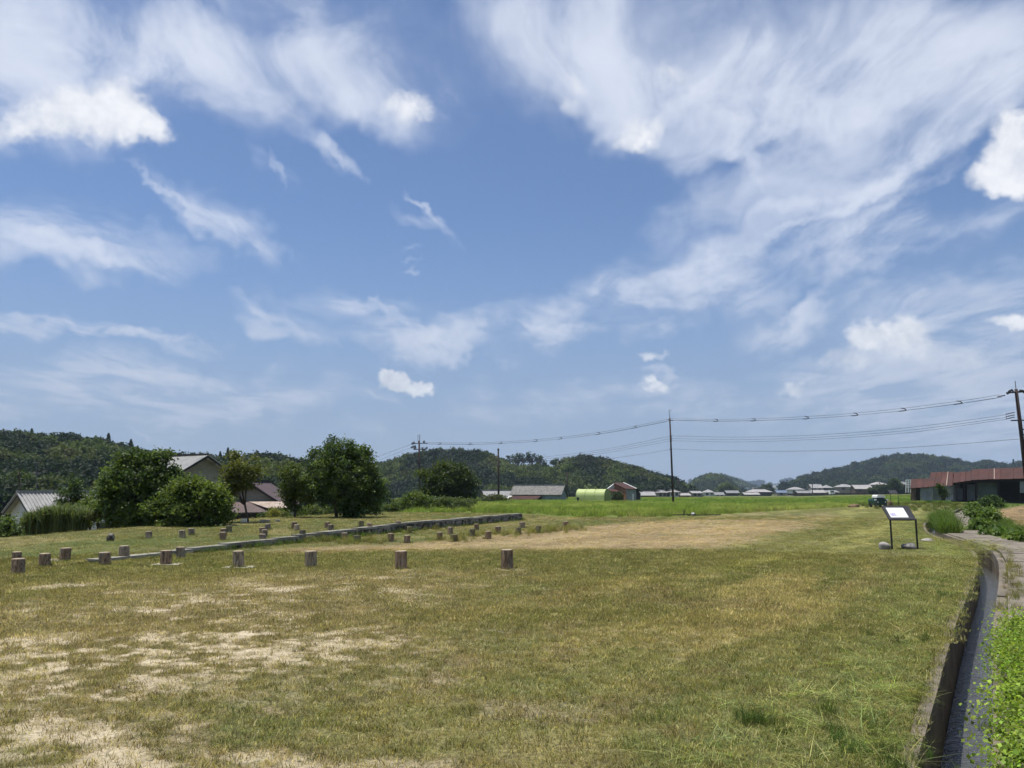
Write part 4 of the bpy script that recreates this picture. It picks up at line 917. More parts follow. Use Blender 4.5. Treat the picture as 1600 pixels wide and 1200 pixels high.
# pines and single trees that stand out on the ridges
def ridge_pine(px, top, D, w, h, lab, seed, kind='pine'):
    r = np.random.default_rng(800 + seed); k = D / FPX; b = atY(px, top + h, D)
    root = thing('pine_tree' if kind == 'pine' else 'cedar_tree', lab, 'tree', b, 'single trees on the ridges')
    ht, wd = h * k, w * k * (1.0 if kind == 'pine' else 1.5); mb = MB()
    if kind == 'pine':
        cc = []
        for i in range(9):
            a = r.uniform(0, 6.283); q = wd * .5 * math.sqrt(r.uniform()); cc.append((q * math.cos(a), q * math.sin(a) * .7, ht * (r.uniform(.55, .9) - .10 * (q / wd) ** 2)))
        cc = np.array(cc); kk = r.integers(0, 9, 420); C = cc[kk] + r.normal(0, 1, (420, 3)) * np.array([wd * .12, wd * .1, ht * .07]); size = .9
        mb.tube([(0, 0, -4), (r.uniform(-.4, .4), 0, ht * .5), (0, 0, ht * .85)], [.38, .28, .1], 6)
        for q in cc[:6]: mb.tube([(0, 0, ht * .42), tuple(q)], [.16, .06], 5)
    else:
        t = r.uniform(0, 1, 360) ** .8; a = r.uniform(0, 6.283, 360); rad = (1 - t) * wd * .5 * r.uniform(.4, 1, 360)
        C = np.stack([rad * np.cos(a), rad * np.sin(a), ht * (.12 + .88 * t)], 1); size = .75
        mb.tube([(0, 0, -4), (0, 0, ht * .9)], [.3, .05], 6)
    V, Fq = leaf_quads(C, size, r, .7, .8); tint = np.array((.026, .044, .018)) * r.uniform(.6, 1.6, (len(C), 1))
    me = np_mesh('crown', V, Fq, {'tint': ('FACE', 'FLOAT_COLOR', rgba(tint))}); me.materials.append(M_LEAF); link('crown', me, None, root)
    mb.v = [tuple(Vector(v) + b) for v in mb.v]; obj('trunk', mb, M_BARK, root)
for i, (px, top, w, h, lab) in enumerate(((700, 707, 20, 20, 'pine crown on the ridge right above the evergreen tree'), (745, 706, 20, 22, 'flat pine crown on the ridge just left of the thin pole'), (775, 712, 16, 22, 'dark pine on the ridge at the thin pole'), (793, 712, 16, 24, 'first open-trunked pine right of the thin pole'),
        (806, 709, 18, 28, 'second umbrella pine right of the thin pole on the ridge'), (819, 706, 20, 32, 'tallest umbrella pine in the middle of the ridge row'), (832, 707, 18, 30, 'umbrella pine just right of the tallest ridge pine'), (845, 712, 16, 28, 'umbrella pine at the right end of the open ridge row'),
        (853, 722, 12, 20, 'low pine at the gap in the ridge trees'), (870, 716, 16, 24, 'round pine right of the gap in the ridge trees'), (886, 718, 14, 20, 'pine where the ridge wood closes again'), (905, 714, 18, 20, 'pine on the ridge above the green arch shelter'))):
    ridge_pine(px, top, 430, w, h, lab, i)
for i, (px, top, w, h, lab) in enumerate(((168, 683, 12, 20, 'tall pointed cedar on the left hill skyline'), (203, 693, 13, 20, 'shorter cedar right of the tall pointed cedar'), (48, 676, 10, 16, 'small cedar tip on the skyline at far left'), (148, 687, 10, 16, 'round-topped cedar left of the tall pointed cedar'), (343, 712, 8, 16, 'cedar tip behind the big house gable'), (355, 706, 7, 18, 'thin cedar between big house gable and leaning tree'))):
    ridge_pine(px, top - 6, 298, w, h + 6, lab, 30 + i, 'cedar')

# pampas grass clumps
def pampas(px, py, D, hpx, lab, seed):
    r = np.random.default_rng(900 + seed); b = atY(px, py, D); hh = hpx * D / FPX
    root = thing('pampas_grass', lab, 'grass clump', b, 'pampas grass by the white house'); V, Fq, tn = [], [], []
    for i in range(900):
        a = r.uniform(0, 6.283); q = .35 * hh * math.sqrt(r.uniform()); x0, y0 = q * math.cos(a), q * math.sin(a)
        h = hh * r.uniform(.55, 1.1); la = r.uniform(0, 6.283); out = h * r.uniform(.15, .6); w = .011; k = len(V)
        sx, sy = -math.sin(la) * w, math.cos(la) * w
        for t, z, wf in ((0, 0, 1), (.35, .55, 1), (.7, .9, .8), (1.0, .86 if out > .35 * h else 1.0, .15)):
            ox, oy = math.cos(la) * out * t ** 1.8, math.sin(la) * out * t ** 1.8
            V += [(x0 + ox - sx * wf, y0 + oy - sy * wf, h * z), (x0 + ox + sx * wf, y0 + oy + sy * wf, h * z)]
        c = np.array((.075, .10, .045)) * r.uniform(.6, 1.6) * (np.array((1.5, 1.25, .9)) if r.uniform() < .18 else 1)
        for j in range(3): Fq.append((k + 2 * j, k + 2 * j + 1, k + 2 * j + 3, k + 2 * j + 2)); tn.append(c)
    me = np_mesh('leaves', V, Fq, {'tint': ('FACE', 'FLOAT_COLOR', rgba(np.array(tn)))}); me.materials.append(M_LEAF); link('leaves', me, None, root)
for i, (px, py, h, lab) in enumerate(((50, 836, 36, 'leftmost clump of tall pampas grass beside the white wall'), (72, 836, 44, 'second pampas clump from the left, below the roof end'), (96, 835, 46, 'tallest pampas clump in the middle of the pampas row'), (120, 834, 40, 'rightmost pampas clump beside the green shrub'))):
    pampas(px, py, 29.5, h, lab, i)

# bright leafy plants on the near right bank, overhanging the water
def clover_leaf(seed):
    r = np.random.default_rng(seed); C = []; n = 90
    a = r.uniform(0, 6.283, n); q = .13 * np.sqrt(r.uniform(0, 1, n)); z = r.uniform(.05, .24, n)
    V, Fq = leaf_quads(np.stack([q * np.cos(a), q * np.sin(a), z], 1), .019, r, up=1.0, aspect=.8)
    st = blades(14, .10, .1, .24, .003, .4, seed + 1, segs=1); v2 = np.empty(len(st.vertices) * 3, np.float32); st.vertices.foreach_get('co', v2)
    sv = np.concatenate([np.repeat(r.uniform(.2, 1, n), 4)])
    me = np_mesh('clover', V, Fq, {'shade': ('POINT', 'FLOAT', sv)}); me.materials.append(M_GRASS); bpy.data.meshes.remove(st); return me
CLOV = proto_collection('clover', [clover_leaf(950 + i) for i in range(4)])
NEAR = DITCH[(DITCH[:, 1] > 4.2) & (DITCH[:, 1] < 9.4)]
x, y = line_pts(offs(NEAR, HALF + .50), 2200, .22); d, s = poly_dist(x, y, DITCH); k = (s > 0) & (d > HALF + .11 + .10 * (fbm(x, y, 2.2, 88, 2) - .4) + .03 * rng.normal(size=len(x))) & (fbm(x, y, 1.6, 89, 2) > .36) & (y < 8.6)
weeds('bank_clover', 'bright yellow-green leafy plants overhanging the right ditch wall', x[k], y[k], CLOV, .5, 1.6, (.125, .18, .030), .0, .55, .4)
x, y = line_pts(offs(NEAR, HALF + .95), 1500, .3); d, s = poly_dist(x, y, DITCH); k = (s > 0) & (y < 8.6)
weeds('bank_clover_back', 'lower leafy plants behind the bright ditch bank plants', x[k], y[k], CLOV, .7, 1.2, (.10, .15, .028), .0, .5, .4)
x, y = line_pts(offs(DITCH[(DITCH[:, 1] > 8.5) & (DITCH[:, 1] < 22)], HALF + .2), 90, .10)
weeds('path_edge_grass', 'thin yellowing grass along the path edge above the water', x, y, WEED, .18, .42, (.17, .165, .055), 0, .3, .3)
x, y = line_pts(offs(DITCH[(DITCH[:, 1] > 20.0) & (DITCH[:, 1] < 24.5)], .0), 110, .36)
weeds('bridge_clippings', 'cut grass heaped across the ditch where the path crosses', x, y, CUT, .8, 1.4, (.19, .20, .075), .02, .4, .3)

x, y = line_pts(offs(NEAR, HALF + .45), 130, .22); d, s = poly_dist(x, y, DITCH); k = (s > 0) & (d > HALF + .08) & (y < 8.6)
weeds('bank_blades', 'thin upright grass blades among the bright bank plants', x[k], y[k], WEED, .25, .55, (.13, .17, .045), 0, .4, .3)

# ------------------------------------------------------------------ log posts
POSTS = [  # left, right, top, bottom (picture), wood, label
 (18.8, 37.5, 873.8, 896, 0, 'stout log post at the far left, front one of the leftmost pair'),
 (20, 34, 863, 879, 0, 'log post half hidden behind the foremost post at far left'),
 (61, 77.5, 865.6, 883.8, 0, 'cracked brown log post just right of the leftmost pair'),
 (93, 108.5, 857, 875.6, 0, 'slightly leaning log post with a bright top beside a pale flat slab'),
 (156, 173, 863.8, 882.5, 0, 'brown log post just left of where the low stone wall begins'),
 (186.5, 201, 854.5, 872, 1, 'grey-brown log post standing at the near end of the stone wall'),
 (250.7, 267.7, 861, 882.6, 0, 'dark split log post on a thin pale base slab by the wall'),
 (276, 289, 855.5, 872.5, 1, 'weathered grey log post tight against the weedy stone wall'),
 (364, 381, 862, 887, 1, 'deeply grooved log post on a pale slab, fourth from right in front row'),
 (476.5, 495, 862, 886, 1, 'smooth pale-sided log post, third from right in front row'),
 (617, 636, 862, 889, 0, 'log post with a notched top corner, second from right in front row'),
 (782.5, 802, 860, 889, 0, 'rightmost front-row log post ringed by pale sand'),
 (228, 237, 830.6, 841, 1, 'lone log post under the left part of the thicket'),
 (280, 290, 829, 840.4, 1, 'left post of a close pair on the lawn before the thicket'),
 (295, 303.5, 826, 836, 1, 'right post of a close pair on the lawn before the thicket'),
 (344.6, 353, 826.5, 837, 0, 'log post right behind another at the thicket corner'),
 (343.8, 352.6, 832, 843.6, 0, 'front log post of the pair below the thicket corner'),
 (354, 361.5, 821.7, 831.4, 2, 'dim log post in the shade of the thicket corner'),  # no moss here: the darker wood paints in the thicket's shade
 (406, 414, 824.6, 833, 0, 'log post right of the leaning trunk, behind two others'),
 (414, 422, 819, 827.7, 1, 'farthest log post of the cluster right of the leaning trunk'),
 (408, 417.7, 828, 838, 1, 'middle log post of the cluster right of the leaning trunk'),
 (406, 416, 835, 843, 1, 'nearest log post of the cluster right of the leaning trunk'),
 (456, 463, 816, 826, 0, 'dark log post at the foot of the slender tree'),
 (459, 467, 820, 829, 1, 'pale log post in front of the slender tree foot'),
 (467.6, 477, 828.5, 837, 2, 'mossy log post just above the wall below slender tree'),
 (478, 488, 838, 847, 2, 'greenish log post in the weeds at the foot of the wall'),
 (508, 515, 816, 825, 0, 'left log post of the pair left of the forked trunk'),
 (512.7, 521, 819.6, 828.5, 1, 'right log post of the pair left of the forked trunk'),
 (534, 544, 833, 844, 1, 'log post against the wall left of the mossiest post'),
 (552, 564, 837, 847, 2, 'very mossy log post wrapped in green grass below the wall'),
 (560.7, 568, 814, 823.6, 2, 'mossy log post right of the shrub by the forked trunk'),
 (573.7, 582, 818, 824.5, 0, 'short log post behind the wall right of the round tree'),
 (606.5, 615.5, 834, 846, 0, 'left of two bare log posts standing at the hay edge'),
 (631, 641, 837, 848.5, 0, 'right of two bare log posts standing at the hay edge'),
 (636, 644, 823, 833, 2, 'pale mossy log post right at the foot of the wall middle'),
 (617, 626, 816, 821, 1, 'log post showing just above the wall coping'),
 (679.7, 687, 819, 827, 2, 'weedy log post against the wall, farther of the left group'),
 (682, 691.6, 832, 843, 0, 'clean brown log post left of the grassy stump post'),
 (699, 708, 824, 835, 0, 'reddish log post behind the grassy stump post'),
 (704, 715.5, 835.5, 846, 2, 'grass-covered mossy post in the middle hay field'),
 (734, 742, 826.7, 838, 2, 'mossy log post in long grass, middle of the hay edge'),
 (741, 748, 819, 828, 0, 'far log post right behind a mossy post, below wall end'),
 (757.8, 767.4, 830.5, 842, 0, 'purplish-brown log post in front of the taller clean post'),
 (774, 783, 823, 834, 0, 'clean upright log post left of the wall end weeds'),
 (805.7, 814.5, 825, 835, 2, 'mossy post below the end of the wall, in dry grass'),
 (811.8, 820.8, 816, 825, 1, 'grey log post right under the far end of the wall'),
 (836.5, 845.5, 821.5, 833, 2, 'pale green topped post sunk in long grass'),
 (879, 888.7, 815, 825, 0, 'rightmost far log post half hidden in tall grass'),
]
def log_post(i, x0, x1, y0, y1, wood, lab):
    b = on((x0 + x1) / 2, y1); D = b.y * math.cos(PITCH) + (b.z - EYE) * math.sin(PITCH); r = min(.15, max(.095, (x1 - x0) / 2 * D / FPX)); h = (y1 - y0) * D / FPX * 1.02
    rr = random.Random(i); root = thing('log_post', lab, 'post', b, 'cut log posts set out on the field')
    n = 22; mb = MB(); lx, ly = rr.uniform(-.015, .015), rr.uniform(-.012, .012)
    lx += h * min(0.0, ((x0 + x1) / 2 - 800) / 8540)
    if i == 3: lx = .015
    prof = [1 + .035 * math.sin(3 * a * 6.283 / n + rr.uniform(0, 6)) + (-.07 if rr.random() < .16 else 0) + rr.uniform(-.015, .015) for a in range(n)]
    lev = [(-.15, 1.03), (0, 1.03), (h * .5, 1.0), (h - .012, .98), (h, .93)]
    for z, k in lev:
        for j in range(n):
            a = 6.283 * j / n; q = r * k * prof[j]; mb.v.append((b.x + q * math.cos(a) + lx * z / h, b.y + q * math.sin(a) + ly * z / h, b.z + z))
    for l in range(len(lev) - 1):
        for j in range(n): mb.f.append((l * n + j, l * n + (j + 1) % n, (l + 1) * n + (j + 1) % n, (l + 1) * n + j))
    obj('shaft', mb, (M_WOOD, M_WOOD2, M_WOOD3)[wood], root, False)
    top = MB()
    for k, dz in ((.93, -.002), (.90, .004)):
        for j in range(n):
            a = 6.283 * j / n; q = r * k * prof[j]; top.v.append((b.x + q * math.cos(a) + lx, b.y + q * math.sin(a) + ly, b.z + h + dz))
    top.f = [(j, (j + 1) % n, (j + 1) % n + n, j + n) for j in range(n)] + [tuple(range(n, 2 * n))]
    obj('end_grain', top, M_END if wood < 2 else M_WOOD3, root)
    if i in (6, 8, 3):
        sl = MB(); w = .62 if i != 3 else .40; cx = b.x + (.03 if i != 3 else -.22)
        sl.add([(cx - w / 2, b.y - .18, b.z + .02), (cx + w / 2, b.y - .20, b.z + .02), (cx + w / 2 - .04, b.y + .2, b.z + .022), (cx - w / 2 + .05, b.y + .22, b.z + .022), (cx - w / 2, b.y - .18, b.z - .06), (cx + w / 2, b.y - .20, b.z - .06), (cx + w / 2 - .04, b.y + .2, b.z - .06), (cx - w / 2 + .05, b.y + .22, b.z - .06)],
               [(0, 1, 2, 3), (7, 6, 5, 4), (0, 4, 5, 1), (1, 5, 6, 2), (2, 6, 7, 3), (3, 7, 4, 0)])
        obj('base_slab', sl, M_SLAB, root)
for i, p in enumerate(POSTS): log_post(i, *p)
gx, gy = [], []
for (x0, x1, y0, y1, wood, lab) in POSTS:
    b = on((x0 + x1) / 2, y1); n = 9; a = rng.uniform(0, 6.283, n); q = rng.uniform(.12, .22, n); gx.append(b.x + q * np.cos(a)); gy.append(b.y + q * np.sin(a))
weeds('post_foot_grass', 'short unmown grass left around the feet of log posts', np.concatenate(gx), np.concatenate(gy), WEED, .10, .24, (.13, .145, .048), 0, .4, .3)

# ------------------------------------------------------------------ stones
def rock(name, lab, c, size, m, seed, parent=None):
    import bmesh
    bm = bmesh.new(); bmesh.ops.create_icosphere(bm, subdivisions=3, radius=1.0); r = random.Random(seed); ph = [r.uniform(0, 6) for _ in range(6)]
    for v in bm.verts:
        p = v.co; k = 1 + .13 * math.sin(2.3 * p.x + ph[0]) * math.sin(2.7 * p.y + ph[1]) + .10 * math.sin(4.1 * p.z + ph[2] + p.x * 2) + .05 * math.sin(7 * p.x + ph[3]) * math.sin(6 * p.y + ph[4])
        v.co = Vector((p.x * k * size[0], p.y * k * size[1], p.z * k * size[2]))
    me = bpy.data.meshes.new(name); bm.to_mesh(me); bm.free(); me.polygons.foreach_set('use_smooth', [True] * len(me.polygons))
    o = link(name, me, m); o.location = c; tag(o, lab, 'rock'); return o
q = on(173, 845); rock('field_stone', 'small pointed grey stone on the left lawn', (q.x, q.y, q.z + .06), (.10, .08, .16), M_STONE, 1)
q = on(1383, 858); rock('sign_stone', 'pale grey rounded stone at the left sign leg', (q.x, q.y, q.z + .07), (.17, .15, .125), M_ROCKL, 2)
q = on(1421, 858); rock('sign_stone', 'dark grey flat stone by the right sign leg', (q.x, q.y, q.z + .06), (.19, .16, .11), M_ROCKD, 3)
q = on(1449, 846); rock('ditch_stone', 'flat pale stone by the bend of the ditch kerb', (q.x, q.y, q.z + .02), (.20, .16, .07), M_ROCKL, 4)

# ------------------------------------------------------------------ information boards
def info_board(lab, l, r_, D_leg, leg_top, panel_dy, panel_dz, white=True, s=1.0):
    """l, r_: feet of the legs on the ground"""
    root = thing('information_board', lab, 'sign', (l + r_) / 2)
    ax = (r_ - l).normalized(); w = (r_ - l).length; back = Vector((-ax.y, ax.x, 0))
    if back.y < 0: back = -back
    zt = leg_top
    for p in (l, r_): obj('leg', MB().tube([p - Vector((0, 0, .2)), p + Vector((0, 0, zt))], .024, 10), M_BLACK, root)
    n = (-back * panel_dz + Vector((0, 0, panel_dy))).normalized()
    c0, c1 = l - ax * .02 + Vector((0, 0, zt)), r_ + ax * .02 + Vector((0, 0, zt)); d = back * panel_dy + Vector((0, 0, panel_dz))
    pn = obj('panel', MB().slab([c0, c1, c1 + d, c0 + d], .04, n), M_SIGN, root)
    if white:
        def pt(u, v): return c0 + (c1 - c0) * u + d * v + n * .006
        obj('printed_sheet', MB().slab([pt(.10, .14), pt(.76, .14), pt(.76, .84), pt(.10, .84)], .004, n), M_WHITE, pn)
        pr = MB(); rr = random.Random(4)
        for row in range(4):
            u = .15
            while u < .34:
                e = u + rr.uniform(.014, .03); v = .24 + .055 * row
                q = [pt(u, v) + n * .003, pt(e, v) + n * .003, pt(e, v + .034) + n * .003, pt(u, v + .034) + n * .003]; pr.slab(q, .002, n); u = e + .009
        obj('printed_marks', pr, M_PURPLE, pn)
l, r_ = on(1394, 858), on(1434, 858); info_board('black information board with a white printed sheet beside the ditch', l, r_, 0, .79, .40, .36)
l = atY(1392, 784, 74); r_ = atY(1404, 784, 74); info_board('small dark information board far off in the uncut grass', l, r_, 0, .75, .42, .36, False)

# ------------------------------------------------------------------ utility poles and cables
def pole(lab, base, top, D, r0, r1, parts):
    b, t = atY(*base, D), atY(*top, D); root = thing('utility_pole', lab, 'utility pole', b)
    obj('pole_shaft', MB().tube([b - Vector((0, 0, 1)), b * .5 + t * .5, t], [r0, (r0 + r1) / 2, r1], 12), M_POLE, root, True)
    for nm, m, mb in parts(b, t, lambda px, py, dd=0: atY(px, py, D + dd)): obj(nm, mb, m, root)
    return root
def ins(p, q, r=.09):
    """tension insulator string between p and q"""
    n = 5; pts = []; rad = []
    for i in range(n):
        a = i / n; pts += [p.lerp(q, a), p.lerp(q, a + .1), p.lerp(q, a + .12), p.lerp(q, a + .18)]; rad += [r * .35, r * .35, r, r]
    return MB().tube(pts, rad, 8)
def parts_right(b, t, A):
    yield 'lightning_rod', M_WIRE, MB().tube([t, A(1586, 595)], .03, 6)
    yield 'crossarm', M_BLACK, MB().bar(A(1573, 614, -.5), A(1602, 612, .5), .12, .12)
    yield 'bracket', M_BLACK, MB().tube([A(1574, 616), A(1577, 612), A(1581, 609), A(1584, 613)], [.06, .12, .09, .06], 8)
    yield 'bracket', M_BLACK, MB().tube([A(1602, 615), A(1598, 611), A(1594, 610), A(1591, 613)], [.06, .12, .09, .06], 8)
    for y in (644.5, 648.5, 652): yield 'insulator', M_CER, ins(A(1586, y - .4), A(1572, y + 2.6), .055)
    yield 'insulator', M_CER, ins(A(1571, 617.5), A(1559, 620), .06)
    yield 'crossarm', M_BLACK, MB().bar(A(1580, 657), A(1606, 656.5), .14, .1)
    mb = MB()
    for a, c in (((1593, 671), (1602, 671)), ((1593, 671), (1594.5, 679)), ((1594.5, 679), (1603, 679))): mb.bar(A(*a, -.2), A(*c, -.2), .09, .09)
    yield 'step_bracket', M_BLACK, mb
pole('brown utility pole with insulators cut by the right picture edge', (1607, 772), (1587.5, 608), 66, .20, .13, parts_right)
def parts_mid(b, t, A):
    yield 'lightning_rod', M_WIRE, MB().tube([t, A(1045.2, 641), A(1048.5, 641.2)], [.045, .035, .05], 6)
    yield 'crossarm', M_BLACK, MB().bar(A(1043.5, 656), A(1051.5, 657), .12, .12)
    for y in (681.5, 685.5, 688.5, 702): yield 'insulator', M_CER, ins(A(1046.2, y), A(1050.0, y), .11)
pole('tall leaning bare brown utility pole in the middle of paddies', (1052, 783), (1046.5, 653), 112, .17, .10, parts_mid)
def parts_left(b, t, A):
    yield 'lightning_rod', M_WIRE, MB().tube([A(653.3, 692), A(653.0, 679)], .045, 6)
    yield 'lightning_rod', M_WIRE, MB().tube([A(655.8, 690), A(655.8, 679)], .06, 6)
    yield 'crossarm', M_BLACK, MB().bar(A(645, 693), A(668, 692.6), .16, .14)
    yield 'crossarm', M_BLACK, MB().bar(A(646, 702.3), A(666, 702), .16, .14)
    for a, c in (((643, 694), (648, 691)), ((642, 699.5), (650, 697)), ((661, 691), (664, 690)), ((647, 702), (650, 699)), ((664, 702), (668, 699)), ((660, 702), (660, 699))): yield 'insulator', M_CER, ins(A(*a), A(*c), .3)
    for y in (722, 724.5): yield 'bracket', M_BLACK, MB().bar(A(650, y), A(664, y), .12, .12)
pole('dark utility pole with two crossarms behind the light hedge', (656, 792), (655, 689), 150, .24, .17, parts_left)
pole('thin plain dark pole in front of the low tiled barn', (779.2, 787), (778.6, 702), 125, .17, .13, lambda b, t, A: [('top_cap', M_BLACK, MB().tube([t - Vector((0, 0, .2)), t + Vector((0, 0, .12))], .16, 10))])
pole('distant pole with crossarm above the village treeline', (1061, 776), (1060.3, 748), 330, .22, .18, lambda b, t, A: [('crossarm', M_BLACK, MB().bar(A(1057.5, 749), A(1063.2, 749), .3, .25))])
pole('distant thin pole among village roofs near the pale house', (1269.5, 770), (1269.2, 752), 380, .2, .16, lambda b, t, A: [('crossarm', M_BLACK, MB().bar(A(1267, 753.5), A(1271.5, 753.5), .2, .2))])
pole('grey roadside pole at the foot of the middle hill', (886.4, 782), (886, 738), 200, .2, .15, lambda b, t, A: [('crossarm', M_BLACK, MB().bar(A(883, 740), A(889, 740), .2, .2))])
DM, DL, DR = 112, 150, 66
def cable(lab, pts, Ds, r, spacers=(), n=3, gap=.22, cat='cable'):
    """pts: picture points along the span; depth runs from Ds[0] to Ds[1]"""
    x0, x1 = pts[0][0], pts[-1][0]
    def d(px):
        f = (px - x0) / (x1 - x0); return 1 / ((1 - f) / Ds[0] + f / Ds[1])
    W3 = [atY(px, py, d(px)) for px, py in pts]
    # Catmull-Rom through the points
    out = []
    for i in range(len(W3) - 1):
        p0, p1, p2, p3 = W3[max(i - 1, 0)], W3[i], W3[i + 1], W3[min(i + 2, len(W3) - 1)]
        for k in range(8):
            t = k / 8; out.append(.5 * ((2 * p1) + (p2 - p0) * t + (2 * p0 - 5 * p1 + 4 * p2 - p3) * t * t + (3 * p1 - p0 - 3 * p2 + p3) * t ** 3))
    out.append(W3[-1])
    if not spacers:
        return tag(obj('power_cable', MB().tube(out, r, 5), M_WIRE), lab, cat, 'power cables between the poles')
    root = thing('power_cable', lab, cat, out[0], 'power cables between the poles')
    O = [Vector((0, 0, gap * .5)), Vector((gap * .45, -gap * .3, -gap * .25)), Vector((-gap * .45, gap * .3, -gap * .3))][:n]
    for o_ in O: obj('wire', MB().tube([p + o_ for p in out], r, 5), M_WIRE, root)
    for px in spacers:
        f = (px - x0) / (x1 - x0); i = min(range(len(out)), key=lambda j: abs(out[j].x / out[j].y - (atY(px, 650, 100).x / 100)))
        p = out[i]; mb = MB(); dirv = (out[min(i + 1, len(out) - 1)] - out[max(i - 1, 0)]).normalized()
        mb.tube([p + O[0] * 1.2 - dirv * .3, p + O[0] * .8], .05, 6); mb.tube([p + O[0], p + O[1] * 1.3], .05, 6); mb.tube([p + O[1], p + O[2] * 1.3 + dirv * .3], .05, 6); mb.tube([p + O[2] * 1.3 - dirv * .35, p + O[2] * 1.3 + dirv * .35], .05, 6)
        obj('spacer', mb, M_BLACK, root)
cable('bundled top cable with spacers between leaning pole and right pole', [(1048, 655.5), (1120, 657), (1200, 655.5), (1300, 650.5), (1400, 641.5), (1500, 629), (1562, 619.5)], (DM, DR), .017, (1116, 1183, 1260, 1333, 1416, 1505), gap=.30)
cable('bundled top cable with spacers between left pole and leaning pole', [(667, 692.8), (735, 693.5), (783, 692), (838, 688.5), (900, 682), (960, 673.5), (1044, 657)], (DL, DM), .020, (690, 735, 783, 838, 880, 933, 988), gap=.34)
for k, (ya, yb, nm) in enumerate(((681, 648, 'upper'), (685, 652, 'middle'), (688.5, 655, 'lower'))):
    cable('%s of three thin parallel wires right of the leaning pole' % nm, [(1049, ya), (1150, ya + 2.0), (1280, ya - 1.5 - k * .4), (1420, ya - 13 + k * .2), (1573, yb)], (DM, DR), .016)
    cable('%s of three thin parallel wires left of the leaning pole' % nm, [(668, 726 + k * 2), (760, 722 + k * 3), (860, 713 + k * 3.2), (950, 701 + k * 3), (1046, ya + .5)], (DL, DM), .018)
cable('lowest single wire sagging to the right pole', [(1049, 701.5), (1120, 704), (1230, 705), (1360, 702), (1480, 695), (1592, 686)], (DM, DR), .018)
cable('lowest single wire sagging left of the leaning pole', [(880, 724), (940, 718), (1000, 710), (1047, 702.5)], (135, DM), .018)
cable('upper wire running left from the crossarm pole', [(560, 726), (600, 710), (644, 693.5)], (190, DL), .022)
cable('lower wire running left from the crossarm pole', [(560, 730), (600, 716), (643, 699)], (190, DL), .022)
cable('steep stay wire on the left of the crossarm pole', [(634, 752), (642, 735), (650, 716)], (148, DL), .022)

# ------------------------------------------------------------------ buildings
class Fr:
    """building frame: u along the ridge, v across, z up"""
    def __init__(s, o, ang): s.o = Vector(o); s.c, s.s = math.cos(ang), math.sin(ang)
    def __call__(s, u, v, z): return Vector((s.o.x + u * s.c - v * s.s, s.o.y + u * s.s + v * s.c, s.o.z + z))
def gable_roof(root, fr, u0, u1, v0, v1, eave, ridge, m, over=.45, th=.12, cap=None, ribs=0.0, vr=None):
    vr = (v0 + v1) / 2 if vr is None else vr
    parts = []
    for sgn, ve in ((-1, v0), (1, v1)):
        sl = (ridge - eave) / abs(vr - ve); vo = ve + sgn * over; zo = eave - sl * over
        q = [fr(u0 - over, vo, zo), fr(u1 + over, vo, zo), fr(u1 + over, vr, ridge), fr(u0 - over, vr, ridge)]
        if sgn > 0: q = [q[1], q[0], q[3], q[2]]
        n = (q[1] - q[0]).cross(q[3] - q[0]).normalized()
        r = obj('roof', MB().slab(q, th, n), m, root)
        if ribs:
            mb = MB(); k = int((u1 - u0 + 2 * over) / ribs)
            for i in range(k + 1):
                u = u0 - over + (u1 - u0 + 2 * over) * i / k; mb.bar(fr(u, vo, zo + .03), fr(u, vr, ridge + .03), ribs * .45, .07, up=n)
            tag(obj('tile_rolls', mb, m, r), kind='stuff')
        parts.append(r)
    obj('ridge_cap', MB().bar(fr(u0 - over - .05, vr, ridge + .06), fr(u1 + over + .05, vr, ridge + .06), .32, .26), cap or m, parts[0])
    return parts
def walls(root, fr, u0, u1, v0, v1, eave, ridge, m, found=1.5, vr=None):
    vr = (v0 + v1) / 2 if vr is None else vr
    poly = [fr(u0, v0, -found), fr(u0, v1, -found), fr(u0, v1, eave), fr(u0, vr, ridge - .08), fr(u0, v0, eave)]
    obj('wall', MB().prism(poly, fr(u1, 0, 0) - fr(u0, 0, 0)), m, root)
